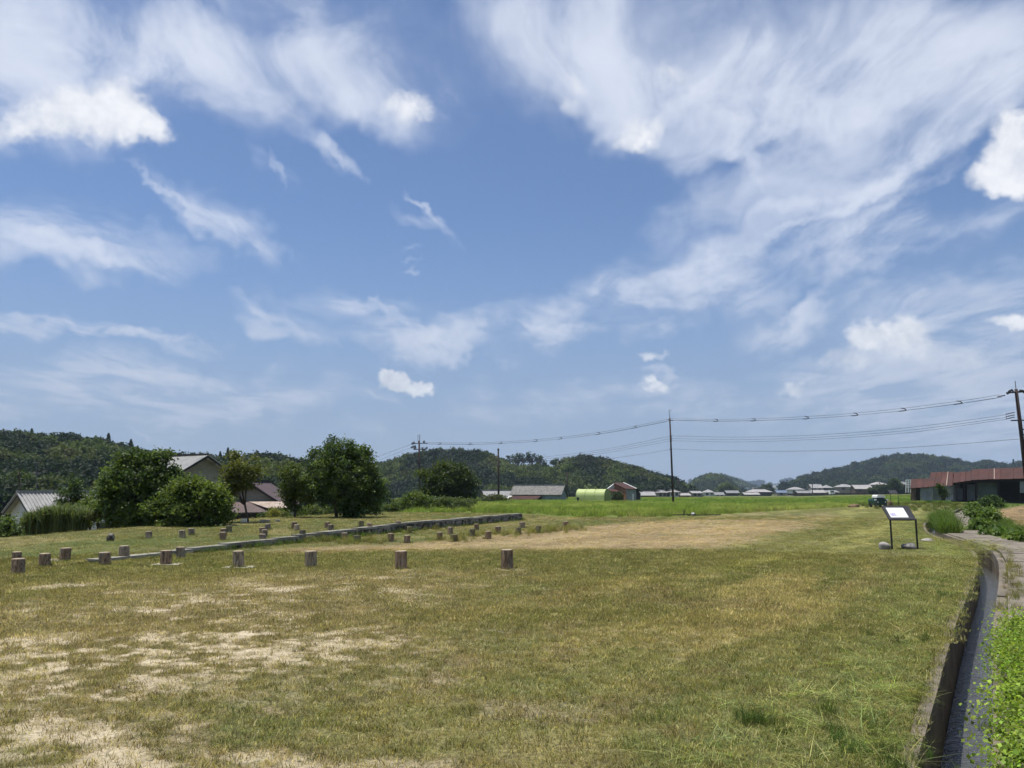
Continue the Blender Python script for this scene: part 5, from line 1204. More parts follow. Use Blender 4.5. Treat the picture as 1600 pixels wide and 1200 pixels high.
def opening(root, fr, side, c, z, w, h, u0, u1, v0, v1, m=None, name='window', frame=None):
    """window or door on side 'v0','v1','u0','u1' at coordinate c"""
    d = {'v0': (0, -1), 'v1': (0, 1), 'u0': (-1, 0), 'u1': (1, 0)}[side]
    def pt(a, zz, out):
        if side[0] == 'v': return fr(a, (v0 if side == 'v0' else v1) + d[1] * out, zz)
        return fr((u0 if side == 'u0' else u1) + d[0] * out, a, zz)
    mb = MB()
    for a0, a1, z0, z1 in ((c - w / 2, c + w / 2, z + h - .06, z + h), (c - w / 2, c + w / 2, z, z + .06), (c - w / 2, c - w / 2 + .06, z + .06, z + h - .06), (c + w / 2 - .06, c + w / 2, z + .06, z + h - .06)):
        q = [pt(a0, z0, .05), pt(a1, z0, .05), pt(a1, z1, .05), pt(a0, z1, .05), pt(a0, z0, -.03), pt(a1, z0, -.03), pt(a1, z1, -.03), pt(a0, z1, -.03)]
        mb.add(q, [(0, 1, 2, 3), (7, 6, 5, 4), (0, 4, 5, 1), (1, 5, 6, 2), (2, 6, 7, 3), (3, 7, 4, 0)])
    o = obj(name, mb, frame or M_DARK, root)
    q = [pt(c - w / 2 + .06, z + .06, .02), pt(c + w / 2 - .06, z + .06, .02), pt(c + w / 2 - .06, z + h - .06, .02), pt(c - w / 2 + .06, z + h - .06, .02)]
    n = Vector((0, 0, 0)); q2 = [pt(c - w / 2 + .06, z + .06, -.03), pt(c + w / 2 - .06, z + .06, -.03), pt(c + w / 2 - .06, z + h - .06, -.03), pt(c - w / 2 + .06, z + h - .06, -.03)]
    obj('pane' if name == 'window' else 'leaf', MB().add(q + q2, [(0, 1, 2, 3), (7, 6, 5, 4), (0, 4, 5, 1), (1, 5, 6, 2), (2, 6, 7, 3), (3, 7, 4, 0)]), m or M_GLASS, o)
def hip_roof(root, fr, u0, u1, v0, v1, eave, ridge, m, over=.6):
    u0, u1, v0, v1 = u0 - over, u1 + over, v0 - over, v1 + over; vr = (v0 + v1) / 2; ins_ = (v1 - v0) * .42
    a, b, c, d = fr(u0, v0, eave), fr(u1, v0, eave), fr(u1, v1, eave), fr(u0, v1, eave); e, f = fr(u0 + ins_, vr, ridge), fr(u1 - ins_, vr, ridge)
    dn = Vector((0, 0, -.15))
    mb = MB().add([a, b, c, d, e, f, a + dn, b + dn, c + dn, d + dn], [(0, 1, 5, 4), (1, 2, 5), (2, 3, 4, 5), (3, 0, 4), (9, 8, 7, 6), (0, 6, 7, 1), (1, 7, 8, 2), (2, 8, 9, 3), (3, 9, 6, 0)])
    r = obj('roof', mb, m, root); obj('ridge_cap', MB().bar(e + Vector((0, 0, .08)), f + Vector((0, 0, .08)), .4, .3), m, r)

# white-walled house at the left edge
o = atY(28, 770, 62); zr = 4.6; fr = Fr((o.x, o.y, o.z - zr), math.radians(6))
root = thing('tiled_house', 'low white-walled house with grey tiled roof at the left edge', 'house', fr(0, 0, 0))
fr = Fr((o.x, o.y, o.z - zr), math.radians(52)); 
walls(root, fr, 0.45, 13.5, -2.3, 2.3, zr - 1.35, zr, M_PLAST, 2)
gable_roof(root, fr, .45, 13.5, -2.3, 2.3, zr - 1.35, zr, M_TILEL, .5, .14, M_TILE, .27)
opening(root, fr, 'u0', -.3, zr - 2.9, 1.2, .8, .45, 13.5, -2.3, 2.3); opening(root, fr, 'u0', 0, zr - .95, .3, .25, .45, 13.5, -2.3, 2.3)
obj('window_awning', MB().slab([fr(.0, .45, zr - 1.95), fr(.0, -1.05, zr - 1.95), fr(.45, -1.05, zr - 1.85), fr(.45, .45, zr - 1.85)], .06), M_WPAINT, root)
for sg in (-1, 1): obj('bargeboard', MB().bar(fr(-.02, sg * 2.78, zr - 1.35 - .42), fr(-.02, 0, zr - .16), .06, .2), M_DARK, root)
opening(root, fr, 'v0', 3.0, 1.0, 1.6, 1.1, .45, 13.5, -2.3, 2.3); opening(root, fr, 'v0', 6.2, 1.0, 1.6, 1.1, .45, 13.5, -2.3, 2.3)
def antenna(lab, px, y0, y1, D, bars, m=M_WIRE):
    b, t = atY(px, y1, D), atY(px, y0, D); root = thing('roof_antenna', lab, 'antenna', b)
    obj('mast', MB().tube([b, t], .035, 6), m, root)
    for (yy, w) in bars: obj('crossbar', MB().tube([atY(px - w, yy, D), atY(px + w, yy + .4, D)], .03, 6), M_WIRE, root)
antenna('fishbone antenna above the grey tiled roof at left', 57, 722, 770, 64, ((722.5, 5), (739, 8), (741, 4), (726, 3)))
antenna('rust-red vent pipe beside the left roof peak', 30.5, 735, 771, 62, ((739, 1.5),), M_RUST)

# big two-storey house behind the thicket
D = 92; pk = atY(325, 711, D); g = atY(325, 800, D).z
zr = pk.z - g + 1.0; fr = Fr((pk.x, pk.y, g - 1.0), math.radians(180 - 38))
root = thing('two_storey_house', 'big beige two-storey house with a light ribbed roof behind the thicket', 'house', fr(0, 0, 0))
walls(root, fr, .9, 9.5, -3.3, 3.3, zr - 2.0, zr - .1, M_PLASTG, 2)
gable_roof(root, fr, .9, 9.5, -3.3, 3.3, zr - 2.0, zr, M_TILEW, .9, .16, M_DARK, .42)
for sg in (-1, 1):
    obj('bargeboard', MB().bar(fr(-.02, sg * 4.1, zr - 2.62), fr(-.02, 0, zr - .2), .08, .24), M_DARK, root)
    for k in (.35, .75): obj('rafter_end', MB().bar(fr(-.05, sg * 3.3 * k, zr - 2.0 * k - .35), fr(.95, sg * 3.3 * k, zr - 2.0 * k - .35), .16, .28), M_PLASTG, root)
obj('rafter_end', MB().bar(fr(-.05, 0, zr - .45), fr(.95, 0, zr - .45), .18, .3), M_PLASTG, root)
obj('wall_trim', MB().box(fr(.84, 0, zr - 3.9), (.1, 6.4, .16), Matrix.Rotation(math.radians(142), 3, 'Z')), M_PLAST, root)
opening(root, fr, 'u0', 1.4, zr - 6.2, 1.8, 1.3, .9, 9.5, -3.3, 3.3); opening(root, fr, 'v0', 4, zr - 4.6, 1.8, 1.2, .9, 9.5, -3.3, 3.3); opening(root, fr, 'v1', 4, zr - 4.6, 1.8, 1.2, .9, 9.5, -3.3, 3.3)
# lower wing with lean-to roofs
D = 76; pk = atY(388, 752, D); g = atY(388, 812, D).z; zr = pk.z - g; fr = Fr((pk.x, pk.y, g), math.radians(90))
root = thing('low_annex', 'dark low house wing with brown and pale lean-to roofs', 'house', fr(0, 0, 0))
walls(root, fr, .7, 6, -2.9, 2.9, zr - 1.9, zr - .1, M_PLASTG, 2)
gable_roof(root, fr, .7, 6, -2.9, 2.9, zr - 1.9, zr, M_BRROOF, .6, .14, M_DARK)
for sg in (-1, 1): obj('bargeboard', MB().bar(fr(.06, sg * 3.45, zr - 2.3), fr(.06, 0, zr - .2), .08, .2), M_DARK, root)
A = lambda px, py, dd=0: atY(px, py, D + dd)
lt = obj('lean_to_roof', MB().slab([A(364, 801, -3.2), A(420, 800, -3.2), A(412, 784.5, -.2), A(356, 784.5, -.2)], .1), M_BRROOF, root)
obj('lean_to_roof', MB().slab([A(418, 793.5, -3.0), A(449, 793, -3.0), A(444, 783.5, -.1), A(388, 783.6, -.1)], .07), M_CORR, root)
obj('shade_panel', MB().box(A(405, 805, .2), (5.6, .2, 2.4)), M_DARK, root)  # dark sheet standing in for the shade beneath the lean-to roofs
for px in (366, 392, 419, 447): obj('lean_to_post', MB().tube([A(px, 818, -3), A(px, 800 if px < 425 else 794, -3)], .06, 6), M_DARK, root)
for i, px in enumerate((377.5, 381.2, 384.5)):
    c = on(px, 817); tag(obj('white_jar', MB().tube([c + Vector((0, 0, 0)), c + Vector((0, 0, .02)), c + Vector((0, 0, .12)), c + Vector((0, 0, .15)), c + Vector((0, 0, .18))], [.03, .036, .036, .022, .022], 10), M_WPAINT), ('left', 'middle', 'right')[i] + ' white jar standing under the brown lean-to', 'jar', 'white jars under the lean-to')
for i, (px, w) in enumerate(((410, 6), (418, 5), (434, 5))):
    c = on(px, 815.5); tag(obj('garden_block', MB().box(c + Vector((0, 0, .045)), (.12 + w * .01, .12, .10), Matrix.Rotation(.2 * i, 3, 'Z')), M_SLAB), ('left', 'middle', 'right')[i] + ' pale block in the row before the yellow shrub', 'block', 'pale garden blocks')

# grey house left of the barn
D = 185; pk = atY(753, 766.5, D); g = -1.6; zr = pk.z - g; fr = Fr((pk.x, pk.y, g), math.radians(18))
root = thing('farm_house', 'white farmhouse with dark beams and grey roof left of tiled barn', 'house', fr(0, 0, 0))
walls(root, fr, .5, 8, -2.0, 2.0, zr - 1.3, zr, M_PLAST); gable_roof(root, fr, .5, 8, -2.0, 2.0, zr - 1.3, zr, M_TILEL, .5, .14, M_TILE)
for sg in (-1, 1): obj('bargeboard', MB().bar(fr(-.05, sg * 2.45, zr - 1.62), fr(-.05, 0, zr - .1), .1, .3), M_DARK, root)
for v in (-1.2, 0, 1.2): obj('beam', MB().bar(fr(.44, v, zr - 1.9), fr(.44, v, zr - .6 - .5 * abs(v)), .14, .1), M_DARK, root)
obj('beam', MB().bar(fr(.44, -1.95, zr - 1.6), fr(.44, 1.95, zr - 1.6), .14, .1), M_DARK, root)
opening(root, fr, 'u0', -.6, .4, .9, 1.4, .5, 8, -2, 2, M_WPAINT, 'door'); opening(root, fr, 'v0', 3, .8, 1.4, 1, .5, 8, -2, 2)

# tiled barn with rusty canopy
D = 150; a = atY(803, 758.5, D); fr = Fr((a.x, a.y, -1.0), math.radians(-22)); zr = a.z + 1.0; L = 10.0
root = thing('tiled_barn', 'long grey tiled barn with a rusty red canopy in front', 'barn', fr(0, 0, 0))
walls(root, fr, .4, L, -1.9, 1.9, zr - 1.5, zr - .05, M_GREYW); gable_roof(root, fr, .4, L, -1.9, 1.9, zr - 1.5, zr, M_TILED, .35, .14, M_TILE, .3)
obj('canopy_roof', MB().slab([fr(-.5, -3.5, zr - 2.6), fr(5.9, -3.5, zr - 2.6), fr(6.6, -2.0, zr - 1.85), fr(.2, -2.0, zr - 1.85)], .06), M_RUST, root)
obj('canopy_patch', MB().slab([fr(-.5, -3.5, zr - 2.585), fr(.05, -3.5, zr - 2.585), fr(.6, -2.25, zr - 1.95), fr(.1, -2.25, zr - 1.95)], .012), M_WPAINT, root)
for u in (-.3, 1.6, 3.6, 5.6): obj('canopy_post', MB().tube([fr(u, -3.4, -.5), fr(u, -3.4, zr - 2.62)], .06, 6), M_DARK, root)
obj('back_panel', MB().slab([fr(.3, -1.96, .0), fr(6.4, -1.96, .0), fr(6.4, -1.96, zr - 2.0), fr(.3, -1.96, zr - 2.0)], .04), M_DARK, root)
obj('shutter', MB().slab([fr(7.0, -1.97, .05), fr(8.8, -1.97, .05), fr(8.8, -1.97, zr - 1.9), fr(7.0, -1.97, zr - 1.9)], .04), M_GREYW, root)
obj('shutter_box', MB().slab([fr(6.95, -2.0, zr - 1.88), fr(8.85, -2.0, zr - 1.88), fr(8.85, -2.0, zr - 1.62), fr(6.95, -2.0, zr - 1.62)], .06), M_TILEL, root)
obj('brace', MB().bar(fr(5.6, -3.4, 1.0), fr(6.3, -3.0, .1), .08, .08), M_GREYW, root)

# pale green arched shelter
D = 128; fr = Fr((*atY(905, 785, D).xy, -.55), math.radians(-32)); L = 5.1
root = thing('arched_shelter', 'pale yellow-green arched tarpaulin shelter in tall grass', 'shelter', fr(0, 0, 0))
sec = [(-1.2, 0), (-1.2, 1.0)] + [(-1.2 * math.cos(t), 1.0 + 1.15 * math.sin(t)) for t in np.linspace(.15, 1.5, 8)]
sec = sec + [(-v, z) for v, z in reversed(sec)]
def sheet(sec, us):
    mb = MB(); n = len(sec)
    for k, u in enumerate(us):
        for v, z in sec: mb.v.append(tuple(fr(u, v * (1 + .015 * math.sin(k * 2.1)), z * (1 - .012 * (k % 2)))))
    for k in range(len(us) - 1):
        for j in range(n - 1): mb.f.append((k * n + j, (k + 1) * n + j, (k + 1) * n + j + 1, k * n + j + 1))
    return mb
obj('tarpaulin', sheet(sec, np.linspace(0, L, 9)), M_TARP, root, True)
obj('end_curtain', MB().prism([fr(L - .06, v * .99, z * .99) for v, z in sec], (fr(-.02, 0, 0) - fr(0, 0, 0))), M_TARPD, root)
obj('end_curtain', MB().prism([fr(.04, v * .99, z * .99) for v, z in sec], (fr(.02, 0, 0) - fr(0, 0, 0))), M_TARPD, root)
for u in (.02, 1.6, 3.3, L - .0): obj('hoop', MB().tube([fr(u, v * 1.012, z * 1.012) for v, z in sec], .03, 6), M_TARP, root)
c = atY(903, 781, 126); rt = thing('water_tank', 'small dark box with white bag left of green shelter', 'box', c); obj('box', MB().box(c, (.35, .3, .8)), M_DARK, rt); obj('bag', MB().box(c + Vector((-.2, -.1, -.3)), (.25, .2, .2)), M_WPAINT, rt)

# brick and grey sheet barn
D = 135; c0 = atY(979, 785, D); fr = Fr((c0.x, c0.y, c0.z), math.radians(28))
H_ = lambda y: atY(979, y, D).z - c0.z
root = thing('brick_barn', 'small barn with orange brick side and sloping rust-red roof', 'barn', fr(0, 0, 0))
zl, zh = H_(764), H_(755); zl2 = H_(768.5)
obj('wall', MB().prism([fr(0, 0, -1), fr(0, 3.4, -1), fr(0, 3.4, zh), fr(0, 0, zl)], fr(2.1, 0, 0) - fr(0, 0, 0)), M_GREYW, root)
# brick courses on the side wall, one by one
def bricks():
    w, h = .42, .17
    for k in range(int(zh / h) + 1):
        z = k * h; v = -(k % 2) * w / 2
        while v < 3.4:
            a, b = max(v, .02) + .012, min(v + w, 3.38) - .012; top = zl + (zh - zl) * (a + b) / 2 / 3.4
            if b - a > .06 and z + h < top + .06:
                obj('brick', MB().box(fr(-.03, (a + b) / 2, z + h / 2), (.06, b - a, h - .02), Matrix.Rotation(math.radians(28), 3, 'Z')), M_BRICK, root)
            v += w
bricks()
n_ = None
obj('roof', MB().slab([fr(-.25, -.3, zl - .0 + .02), fr(2.1, -.3, zl + .02), fr(2.1, 3.6, zh + .12), fr(-.25, 3.6, zh + .12)], .08), M_RUST, root)
obj('roof_edge', MB().bar(fr(2.0, -.3, zl + .08), fr(2.0, 3.6, zh + .18), .2, .06), M_WPAINT, root)
obj('porch_roof', MB().slab([fr(2.1, -.35, zl + .0), fr(3.2, -.45, zl2), fr(3.2, 3.4, zl2 + .4), fr(2.1, 3.6, zh)], .08), M_DARK, root)
obj('porch_wall', MB().prism([fr(2.1, .1, -1), fr(3.0, .1, -1), fr(3.0, .1, zl2 - .1), fr(2.1, .1, zl - .15)], fr(0, 2.8, 0) - fr(0, 0, 0)), M_DARK, root)
obj('porch_post', MB().bar(fr(3.0, .02, -1), fr(3.0, .02, zl2 - .1), .12, .12), M_GREYW, root)
obj('door', MB().slab([fr(1.25, -.02, .1), fr(1.55, -.02, .1), fr(1.55, -.02, 1.5), fr(1.25, -.02, 1.5)], .03), M_WPAINT, root)
obj('rear_gable', MB().prism([fr(-1.4, 3.5, -1), fr(0, 3.5, -1), fr(0, 3.5, zh - .05), fr(-1.4, 3.5, zh - .9)], fr(0, .3, 0) - fr(0, 0, 0)), M_PLAST, root)
obj('side_roof', MB().slab([fr(-1.9, 1.6, zl2 + .05), fr(-.05, 1.6, zl2 + .1), fr(-.05, 3.4, zl2 + .5), fr(-1.9, 3.4, zl2 + .45)], .07), M_RUST, root)

# far village
def far_house(lab, D, x0, x1, yr, ye, yb, roof, wall, kind='gable', depth=7.0, ang=0, two=False):
    c = atY((x0 + x1) / 2, yb, D); zr, ze = atY(800, yr, D).z, atY(800, ye, D).z; W_ = (x1 - x0) * D / FPX
    fr = Fr((c.x, c.y, c.z), math.radians(ang)); ov = .5; L = (W_ - 2 * ov); u0, u1 = -L / 2, L / 2; ridge, eave = zr - c.z, max(ze - c.z, .8) + .25
    root = thing('village_house', lab, 'house', fr(0, 0, 0), 'houses of the far village')
    if kind == 'gable':
        walls(root, fr, u0, u1, 0, depth, eave, ridge, wall, 2.5); gable_roof(root, fr, u0, u1, 0, depth, eave, ridge, roof, ov, .18)
    else:
        obj('wall', MB().prism([fr(u0, 0, -2.5), fr(u0, depth, -2.5), fr(u0, depth, eave), fr(u0, 0, eave)], fr(u1, 0, 0) - fr(u0, 0, 0)), wall, root); hip_roof(root, fr, u0, u1, 0, depth, eave, ridge, roof)
    n = max(2, int(L / 3.2)); hh = min(1.3, eave * .5)
    for i in range(n):
        u = u0 + L * (i + .5) / n
        if eave > 1.0: opening(root, fr, 'v0', u, eave - hh - .35, min(1.7, L / n * .6), hh, u0, u1, 0, depth, None, 'window' if i else 'door')
V_ = [
 ('low pale grey roof just right of the brick barn', 260, 1001, 1025, 768, 774.5, 779, M_TILEL, M_BROWNW, 'gable'),
 ('first hipped village house left of leaning pole foot', 300, 1027, 1044, 766, 770.5, 778, M_TILEL, M_PLASTG, 'hip'),
 ('pale walled house directly behind the leaning pole foot', 300, 1045, 1063, 765.5, 769.5, 778, M_TILEP, M_PLAST, 'hip'),
 ('low house with light roof right of leaning pole foot', 298, 1063, 1080, 770.5, 774.5, 778, M_TILEP, M_BROWNW, 'gable'),
 ('grey roofed house left of the white two-storey village house', 303, 1081, 1098, 767.3, 771, 777, M_TILEL, M_PLASTG, 'gable'),
 ('white two-storey house below the small rounded hill', 470, 1100, 1118, 764.8, 770, 777, M_TILEL, M_PLAST, 'hip'),
 ('low grey house right of the white two-storey house', 440, 1117, 1133, 769, 773.3, 777, M_TILE, M_PLAST, 'gable'),
 ('grey roofed house with dark eaves left of the pinkish long roof', 450, 1135, 1156, 766.3, 770.5, 776, M_TILE, M_DARK, 'gable'),
 ('low light-roofed outbuilding in front of the pinkish long roof', 430, 1163, 1188, 769.5, 773, 776, M_TILEP, M_BROWNW, 'gable'),
 ('long pinkish-grey roofed house in the middle of the village', 450, 1171, 1207, 764.5, 769.3, 776, M_TILEP, M_DARK, 'hip'),
 ('blue-grey roofed house left of the gap below the right hill', 480, 1214, 1240, 766, 770, 776, M_BLUE, M_PLASTG, 'gable'),
 ('white-walled hipped house at the foot of the right hill', 460, 1235, 1258, 761, 765.5, 773.5, M_TILEL, M_PLAST, 'hip'),
 ('dark low house with black eaves left of the village pole', 430, 1246, 1270, 766.5, 770.5, 774, M_TILE, M_DARK, 'gable'),
 ('tall pale-roofed house right of the village pole', 470, 1268, 1287, 756.5, 762.5, 773, M_TILEL, M_PLASTG, 'gable'),
 ('pale roofed house joined right of the tall pale-roofed house', 480, 1287, 1303, 757.8, 762.8, 773, M_TILEL, M_DARK, 'hip'),
 ('low light-grey roof below the tall pale-roofed house', 430, 1270, 1291, 765.5, 770, 773.5, M_TILEP, M_DARK, 'gable'),
 ('long low house right of the low light-grey roof', 440, 1291, 1311, 766, 769.5, 773, M_TILE, M_BROWNW, 'gable'),
 ('long grey hipped house above dark garden bushes', 450, 1311, 1336, 756.5, 761.5, 771, M_TILEL, M_PLASTG, 'hip'),
 ('brown-walled house with wide pale roof left of dark hedge', 430, 1336, 1365, 757.5, 763.8, 771, M_TILEP, M_BROWNW, 'gable'),
 ('pale roofed house above the long dark hedge', 440, 1366, 1389, 753, 757.8, 771, M_TILEP, M_PLASTG, 'hip'),
 ('grey roofed house between upright tree and white lattice frame', 400, 1404, 1419, 752.5, 757, 771, M_TILE, M_PLASTG, 'gable'),
]
for v in V_: far_house(*v)
for i, (x0, x1, y0, y1, D, lab, m) in enumerate(((1148, 1158, 758, 766, 900, 'small white tower block beyond the grey-eaved village house', M_PLAST), (1160, 1172, 762, 767, 1100, 'distant low white hall left of the round dark tree', M_PLAST), (1212, 1232, 757, 764, 1400, 'distant wide white hall at the foot of the right hill', M_WPAINT), (1178, 1188, 761, 766, 1300, 'distant pale block left of the round dark tree', M_PLASTG), (1095, 1102, 764, 772, 800, 'narrow white building in front of the small rounded hill', M_PLAST))):
    a, b = atY(x0, y1, D), atY(x1, y0, D); root = thing('distant_building', lab, 'building', ((a.x + b.x) / 2, D, a.z), 'distant pale buildings')
    obj('block', MB().box(((a.x + b.x) / 2, D + 6, (a.z + b.z) / 2 - 2), (b.x - a.x, 12, b.z - a.z + 4)), m, root); obj('parapet', MB().box(((a.x + b.x) / 2, D + 6, b.z + .2), (b.x - a.x + .6, 12.6, .4)), M_TILEL, root)
    for k in range(3): obj('window_band', MB().box((a.x + (b.x - a.x) * (k + .5) / 3, D - .05, (a.z + b.z) / 2), ((b.x - a.x) * .22, .2, (b.z - a.z) * .35)), M_GLASS, root)
# white lattice frame beside the red shed
D = 300; root = thing('lattice_frame', 'white open lattice frame left of the red shed', 'frame', atY(1419, 770, D))
for px in (1415.5, 1419.3, 1423): obj('upright', MB().bar(atY(px, 770, D), atY(px, 749.5, D), .22, .22), M_WPAINT, root)
for py in (750, 753.8, 757.5, 761): obj('rail', MB().bar(atY(1415, py, D - .2), atY(1424, py, D - .2), .2, .35), M_WPAINT, root)
# dark field fence line before the village
root = thing('field_fence', 'long low dark fence along the near edge of the village', 'fence', atY(1320, 773, 330))
for k in range(18): obj('fence_post', MB().bar(atY(1232 + k * 10.8, 774.5 - k * .12, 330), atY(1232 + k * 10.8, 770.3 - k * .12, 330), .15, .15), M_DARK, root)
obj('fence_rail', MB().slab([atY(1230, 774.3, 330.2), atY(1424, 772, 330.2), atY(1424, 769, 330.2), atY(1230, 771.2, 330.2)], .08), M_BROWNW, root)
# small white van far off at the village edge
c = atY(1301, 773.6, 300); root = thing('parked_van', 'tiny white van parked at the village edge', 'van', c)
obj('body', MB().prism([c + Vector((-.9, 0, .3)), c + Vector((.9, 0, .3)), c + Vector((.9, 0, 1.0)), c + Vector((.55, 0, 1.7)), c + Vector((-.85, 0, 1.75)), c + Vector((-.9, 0, 1.0))], (0, 1.5, 0)), M_WPAINT, root)
obj('window', MB().prism([c + Vector((-.7, -.01, 1.05)), c + Vector((.7, -.01, 1.05)), c + Vector((.48, -.01, 1.55)), c + Vector((-.7, -.01, 1.6))], (0, -.02, 0)), M_GLASS, root)
for u in (-.55, .55): obj('wheel', MB().tube([c + Vector((u, -.02, .27)), c + Vector((u, .2, .27))], .27, 12), M_TYRE, root)

# ------------------------------------------------------------------ rusty red shed on the right
def shed():
    P0, P1 = Vector((50.0, 94.0, 0)), Vector((63.5, 79.0, 0)); d = (P1 - P0); LN_ = d.length; d.normalize(); back = Vector((-d.y, d.x, 0))
    if back.y < 0: back = -back
    root = thing('red_shed', 'long low shed with patched rusty red metal roof and open bays', 'shed', (P0 + P1) / 2)
    def U(px):                       # distance along the facade for a picture column
        k = ray(px, 764); a = k.x / k.y; return (a * P0.y - P0.x) / (d.x - a * d.y)
    def Q(px, py, dep=0.0):
        p = P0 + d * U(px) + back * dep; return atY(px, py, p.y) if dep == 0 else Vector((p.x, p.y, atY(px, py, (P0 + d * U(px)).y).z))
    def eave(px, py): p = P0 + d * U(px); z = atY(px, py, p.y).z; return Vector((p.x, p.y, z))
    def top(px, py, dep):
        # point on the plane parallel to the facade, dep behind it, seen at px, py
        r = ray(px, py); n = Vector((-back.x, -back.y, 0)); o = Vector((0, 0, EYE)); pp = P0 + back * dep
        k = (pp - o).dot(n) / r.dot(n); return o + r * k
    def roofseg(edges, m0, dep, th=.05, lift=0.0):
        """edges: list of (px eave, py eave, px top, py top); one sheet between neighbours"""
        for i in range(len(edges) - 1):
            a, b = edges[i], edges[i + 1]; g = .03
            q = [top(a[0], a[1], -.35), top(b[0], b[1], -.35), top(b[2], b[3], dep), top(a[2], a[3], dep)]
            dd = (q[1] - q[0]).normalized() * g * (1 if i % 2 else .5); q = [q[0] + dd, q[1] - dd, q[2] - dd, q[3] + dd]
            n = (q[1] - q[0]).cross(q[3] - q[0]).normalized(); 
            if n.z < 0: n = -n
            q = [p + n * (lift + .012 * (i % 3)) for p in q]
            obj('roof_sheet', MB().slab(q, th, n), m0[i % len(m0)], root)
            if i: obj('seam_batten', MB().bar(q[0] + n * .03, q[3] + n * .03, .07, .05, up=n), M_CORR if (i * 7) % 3 == 0 else M_RUST2, root)
    roofseg([(1422, 763, 1423.5, 748.5), (1432, 762.3, 1433, 748.3), (1441.5, 761.8, 1442.5, 748.2), (1452, 761.5, 1453, 748)], [M_RUST, M_RUST2, M_RUST], 1.8)
    roofseg([(1449, 762, 1454.5, 739.5), (1459, 761.5, 1463.5, 739.2), (1468, 761, 1472, 739), (1479, 760.5, 1481.5, 738.8), (1489, 760, 1490.5, 738.6)], [M_RUST, M_RUST, M_RUST2, M_RUST], 2.8, lift=.12)
    roofseg([(1489, 755, 1490.5, 738.6), (1499, 753.8, 1500, 738.2), (1508, 752.8, 1508.5, 737.6), (1517.5, 751.8, 1517.5, 737)], [M_RUST, M_RUST2, M_RUST], 2.8, lift=.05)
    roofseg([(1517, 751.3, 1518, 734.6), (1528, 751, 1528, 734.3), (1544.5, 750.4, 1544.5, 733.8), (1553.5, 750.2, 1553.5, 733.5), (1563, 750, 1563, 733.2), (1583, 749.6, 1583, 732.4), (1603, 749.2, 1603, 731.6), (1640, 748.4, 1640, 730.2), (1690, 747.5, 1690, 728.5)], [M_RUST, M_RUST, M_RUST, M_RUST2, M_RUST], 2.8, lift=.10)
    obj('roof_patch', MB().slab([top(1459, 759.6, -.2), top(1469, 759.2, -.2), top(1469, 754.8, .45), top(1459, 755.2, .45)], .02), mat('roof_patch_pink', (.36, .17, .14), .75, .2, 2), root)
    def panel(x0, x1, yt0, yt1, m, dep=0.0, nm='wall_sheet', yb=782):
        q = [top(x0, yb, dep), top(x1, yb, dep), top(x1, yt1, dep), top(x0, yt0, dep)]
        n = Vector((-back.x, -back.y, 0)); obj(nm, MB().slab(q, .05, n), m, root)
    panel(1423, 1431, 763, 762.5, M_BROWNW); panel(1431.5, 1438, 762.5, 762, M_DARK, .06); panel(1438.5, 1457, 762, 761.5, M_GREYW); panel(1457.5, 1470, 761.5, 761, mat('wall_grey_green', (.15, .165, .155), .7, .25, 1.5), .05); panel(1470.5, 1477, 761, 760.8, M_DARK, .15); panel(1477.5, 1489, 760.8, 760, M_GREYW)
    # open bays: posts, rear wall, some inner sheets
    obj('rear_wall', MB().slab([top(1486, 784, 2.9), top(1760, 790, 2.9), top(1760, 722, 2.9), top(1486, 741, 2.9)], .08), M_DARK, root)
    obj('side_wall', MB().slab([top(1489.5, 783, 0), top(1489.5, 783, 0) + back * 2.8, top(1489.5, 783, 0) + back * 2.8 + Vector((0, 0, 2.4)), top(1489.5, 757, 0)], .06), M_GREYW, root)
    obj('end_wall', MB().slab([top(1423, 783, .02) + back * 1.8, top(1423, 783, .02), top(1423, 763, .02), top(1423, 763, .02) + back * 1.8 + Vector((0, 0, .9))], .06), M_BROWNW, root)
    for px in (1506.5, 1525, 1560, 1594): panel(px - .8, px + .8, 753, 753, M_DARK, .1, 'bay_post')
    blu = mat('bay_sheet', (.10, .115, .125), .7, .25, 1.2); grn = mat('bay_sheet_green', (.085, .10, .09), .7, .3, 1.2)
    panel(1491, 1504, 763, 763, blu, .9, 'bay_sheet'); panel(1511, 1523, 757, 757, blu, 1.0, 'bay_sheet'); panel(1527, 1558, 754, 754, grn, .8, 'bay_sheet'); panel(1593.5, 1640, 751.5, 751, M_GREYW, .02, 'bay_sheet', 770)
    obj('eave_beam', MB().bar(top(1489, 756.5, -.1), top(1517, 753.2, -.1), .12, .14), M_DARK, root); obj('eave_beam', MB().bar(top(1517, 752.6, -.1), top(1690, 749, -.1), .12, .14), M_DARK, root)
shed()

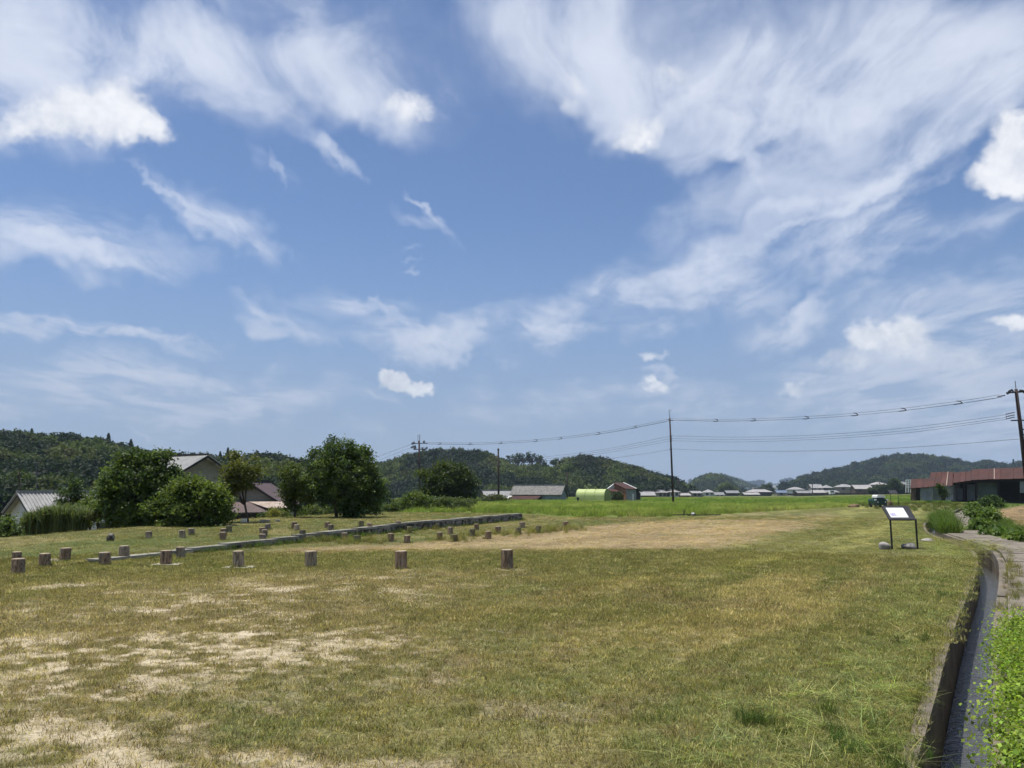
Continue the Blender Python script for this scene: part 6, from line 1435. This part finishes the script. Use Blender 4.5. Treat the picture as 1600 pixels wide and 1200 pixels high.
# ------------------------------------------------------------------ small farm machine, heaps, debris
c = on(1378, 790.5); c = atY(1378, 790.5, 66); c.z = float(H(c.x, c.y))
root = thing('farm_vehicle', 'small dark green farm vehicle with white roof and side mirrors', 'vehicle', c)
def B(x, y, z): return c + Vector((x * .95, y, z * 1.25))
obj('body', MB().prism([B(-.46, 0, .22), B(.46, 0, .22), B(.48, 0, .5), B(.42, 0, .62), B(-.42, 0, .62), B(-.48, 0, .5)], (0, 1.5, 0)), M_GREENM, root)
obj('windscreen', MB().prism([B(-.34, -.015, .46), B(.34, -.015, .46), B(.3, .1, .70), B(-.3, .1, .70)], (0, .05, 0)), M_GLASS, root)
obj('cab', MB().prism([B(-.36, .1, .6), B(.36, .1, .6), B(.31, .2, .74), B(-.31, .2, .74)], (0, .8, 0)), M_GREENM, root)
obj('roof', MB().prism([B(-.38, .02, .72), B(.38, .02, .72), B(.36, .02, .84), B(.26, .02, .90), B(-.26, .02, .90), B(-.36, .02, .84)], (0, .95, 0)), M_WPAINT, root)
for s in (-1, 1):
    m_ = obj('mirror', MB().box(B(s * .53, .02, .58), (.14, .12, .12)), M_WPAINT, root); obj('mirror_arm', MB().tube([B(s * .44, .05, .55), B(s * .5, .03, .57)], .02, 6), M_BLACK, m_)
    for y in (.22, 1.2): obj('wheel', MB().tube([B(s * .36, y, .2), B(s * .47, y, .2)], .2, 14), M_TYRE, root)
    obj('headlight', MB().tube([B(s * .34, -.03, .42), B(s * .34, .01, .42)], .05, 10), M_WPAINT, root)
def heap(lab, px, py, w, h, seed, m=M_STRAW, name='hay_heap'):
    q = on(px, py); k = q.y / FPX; o = rock(name, lab, (q.x, q.y, q.z + h * k * .3), (w * k * .5, w * k * .35, h * k * .7), m, seed); o['category'] = 'heap'
heap('low brown hay heap right of the green field corner', 1335, 792.5, 17, 5, 21); heap('small square hay heap at the uncut field corner', 1279, 793, 10, 5, 22); heap('brown straw mound behind the information board', 1391, 791, 10, 8, 23)
q = on(1071, 806); root = thing('dumped_tools', 'dark poles and a small white bag dumped at the uncut field edge', 'debris', q)
obj('pole_piece', MB().tube([q + Vector((-1.1, .1, .05)), q + Vector((.6, -.1, .08))], .03, 6), M_BLACK, root); obj('pole_piece', MB().tube([q + Vector((-.1, 0, .02)), q + Vector((-.04, .05, .36))], .03, 6), M_BLACK, root)
obj('pole_piece', MB().tube([q + Vector((.1, 0, .03)), q + Vector((2.2, .3, .06))], .025, 6), M_BLACK, root); obj('bag', MB().tube([q + Vector((.35, 0, .02)), q + Vector((.42, 0, .1)), q + Vector((.5, 0, .12)), q + Vector((.56, 0, .05))], [.03, .09, .08, .03], 8), M_WPAINT, root)

# ------------------------------------------------------------------ the air
hz = MB().box((0, 0, 25), (8000, 8000, 250))
hz_m = bpy.data.materials.new('haze_air'); hz_m.use_nodes = True; T = NT(hz_m.node_tree)
pv = T.n('ShaderNodeVolumePrincipled', inp={'Color': (.62, .78, 1.0, 1), 'Density': HAZE_DENSITY, 'Anisotropy': 0.0})
T.t.links.new(pv.outputs[0], T.n('ShaderNodeOutputMaterial').inputs['Volume'])
tag(obj('haze', hz, hz_m), 'thin pale summer haze over the whole valley', 'haze', kind='stuff')
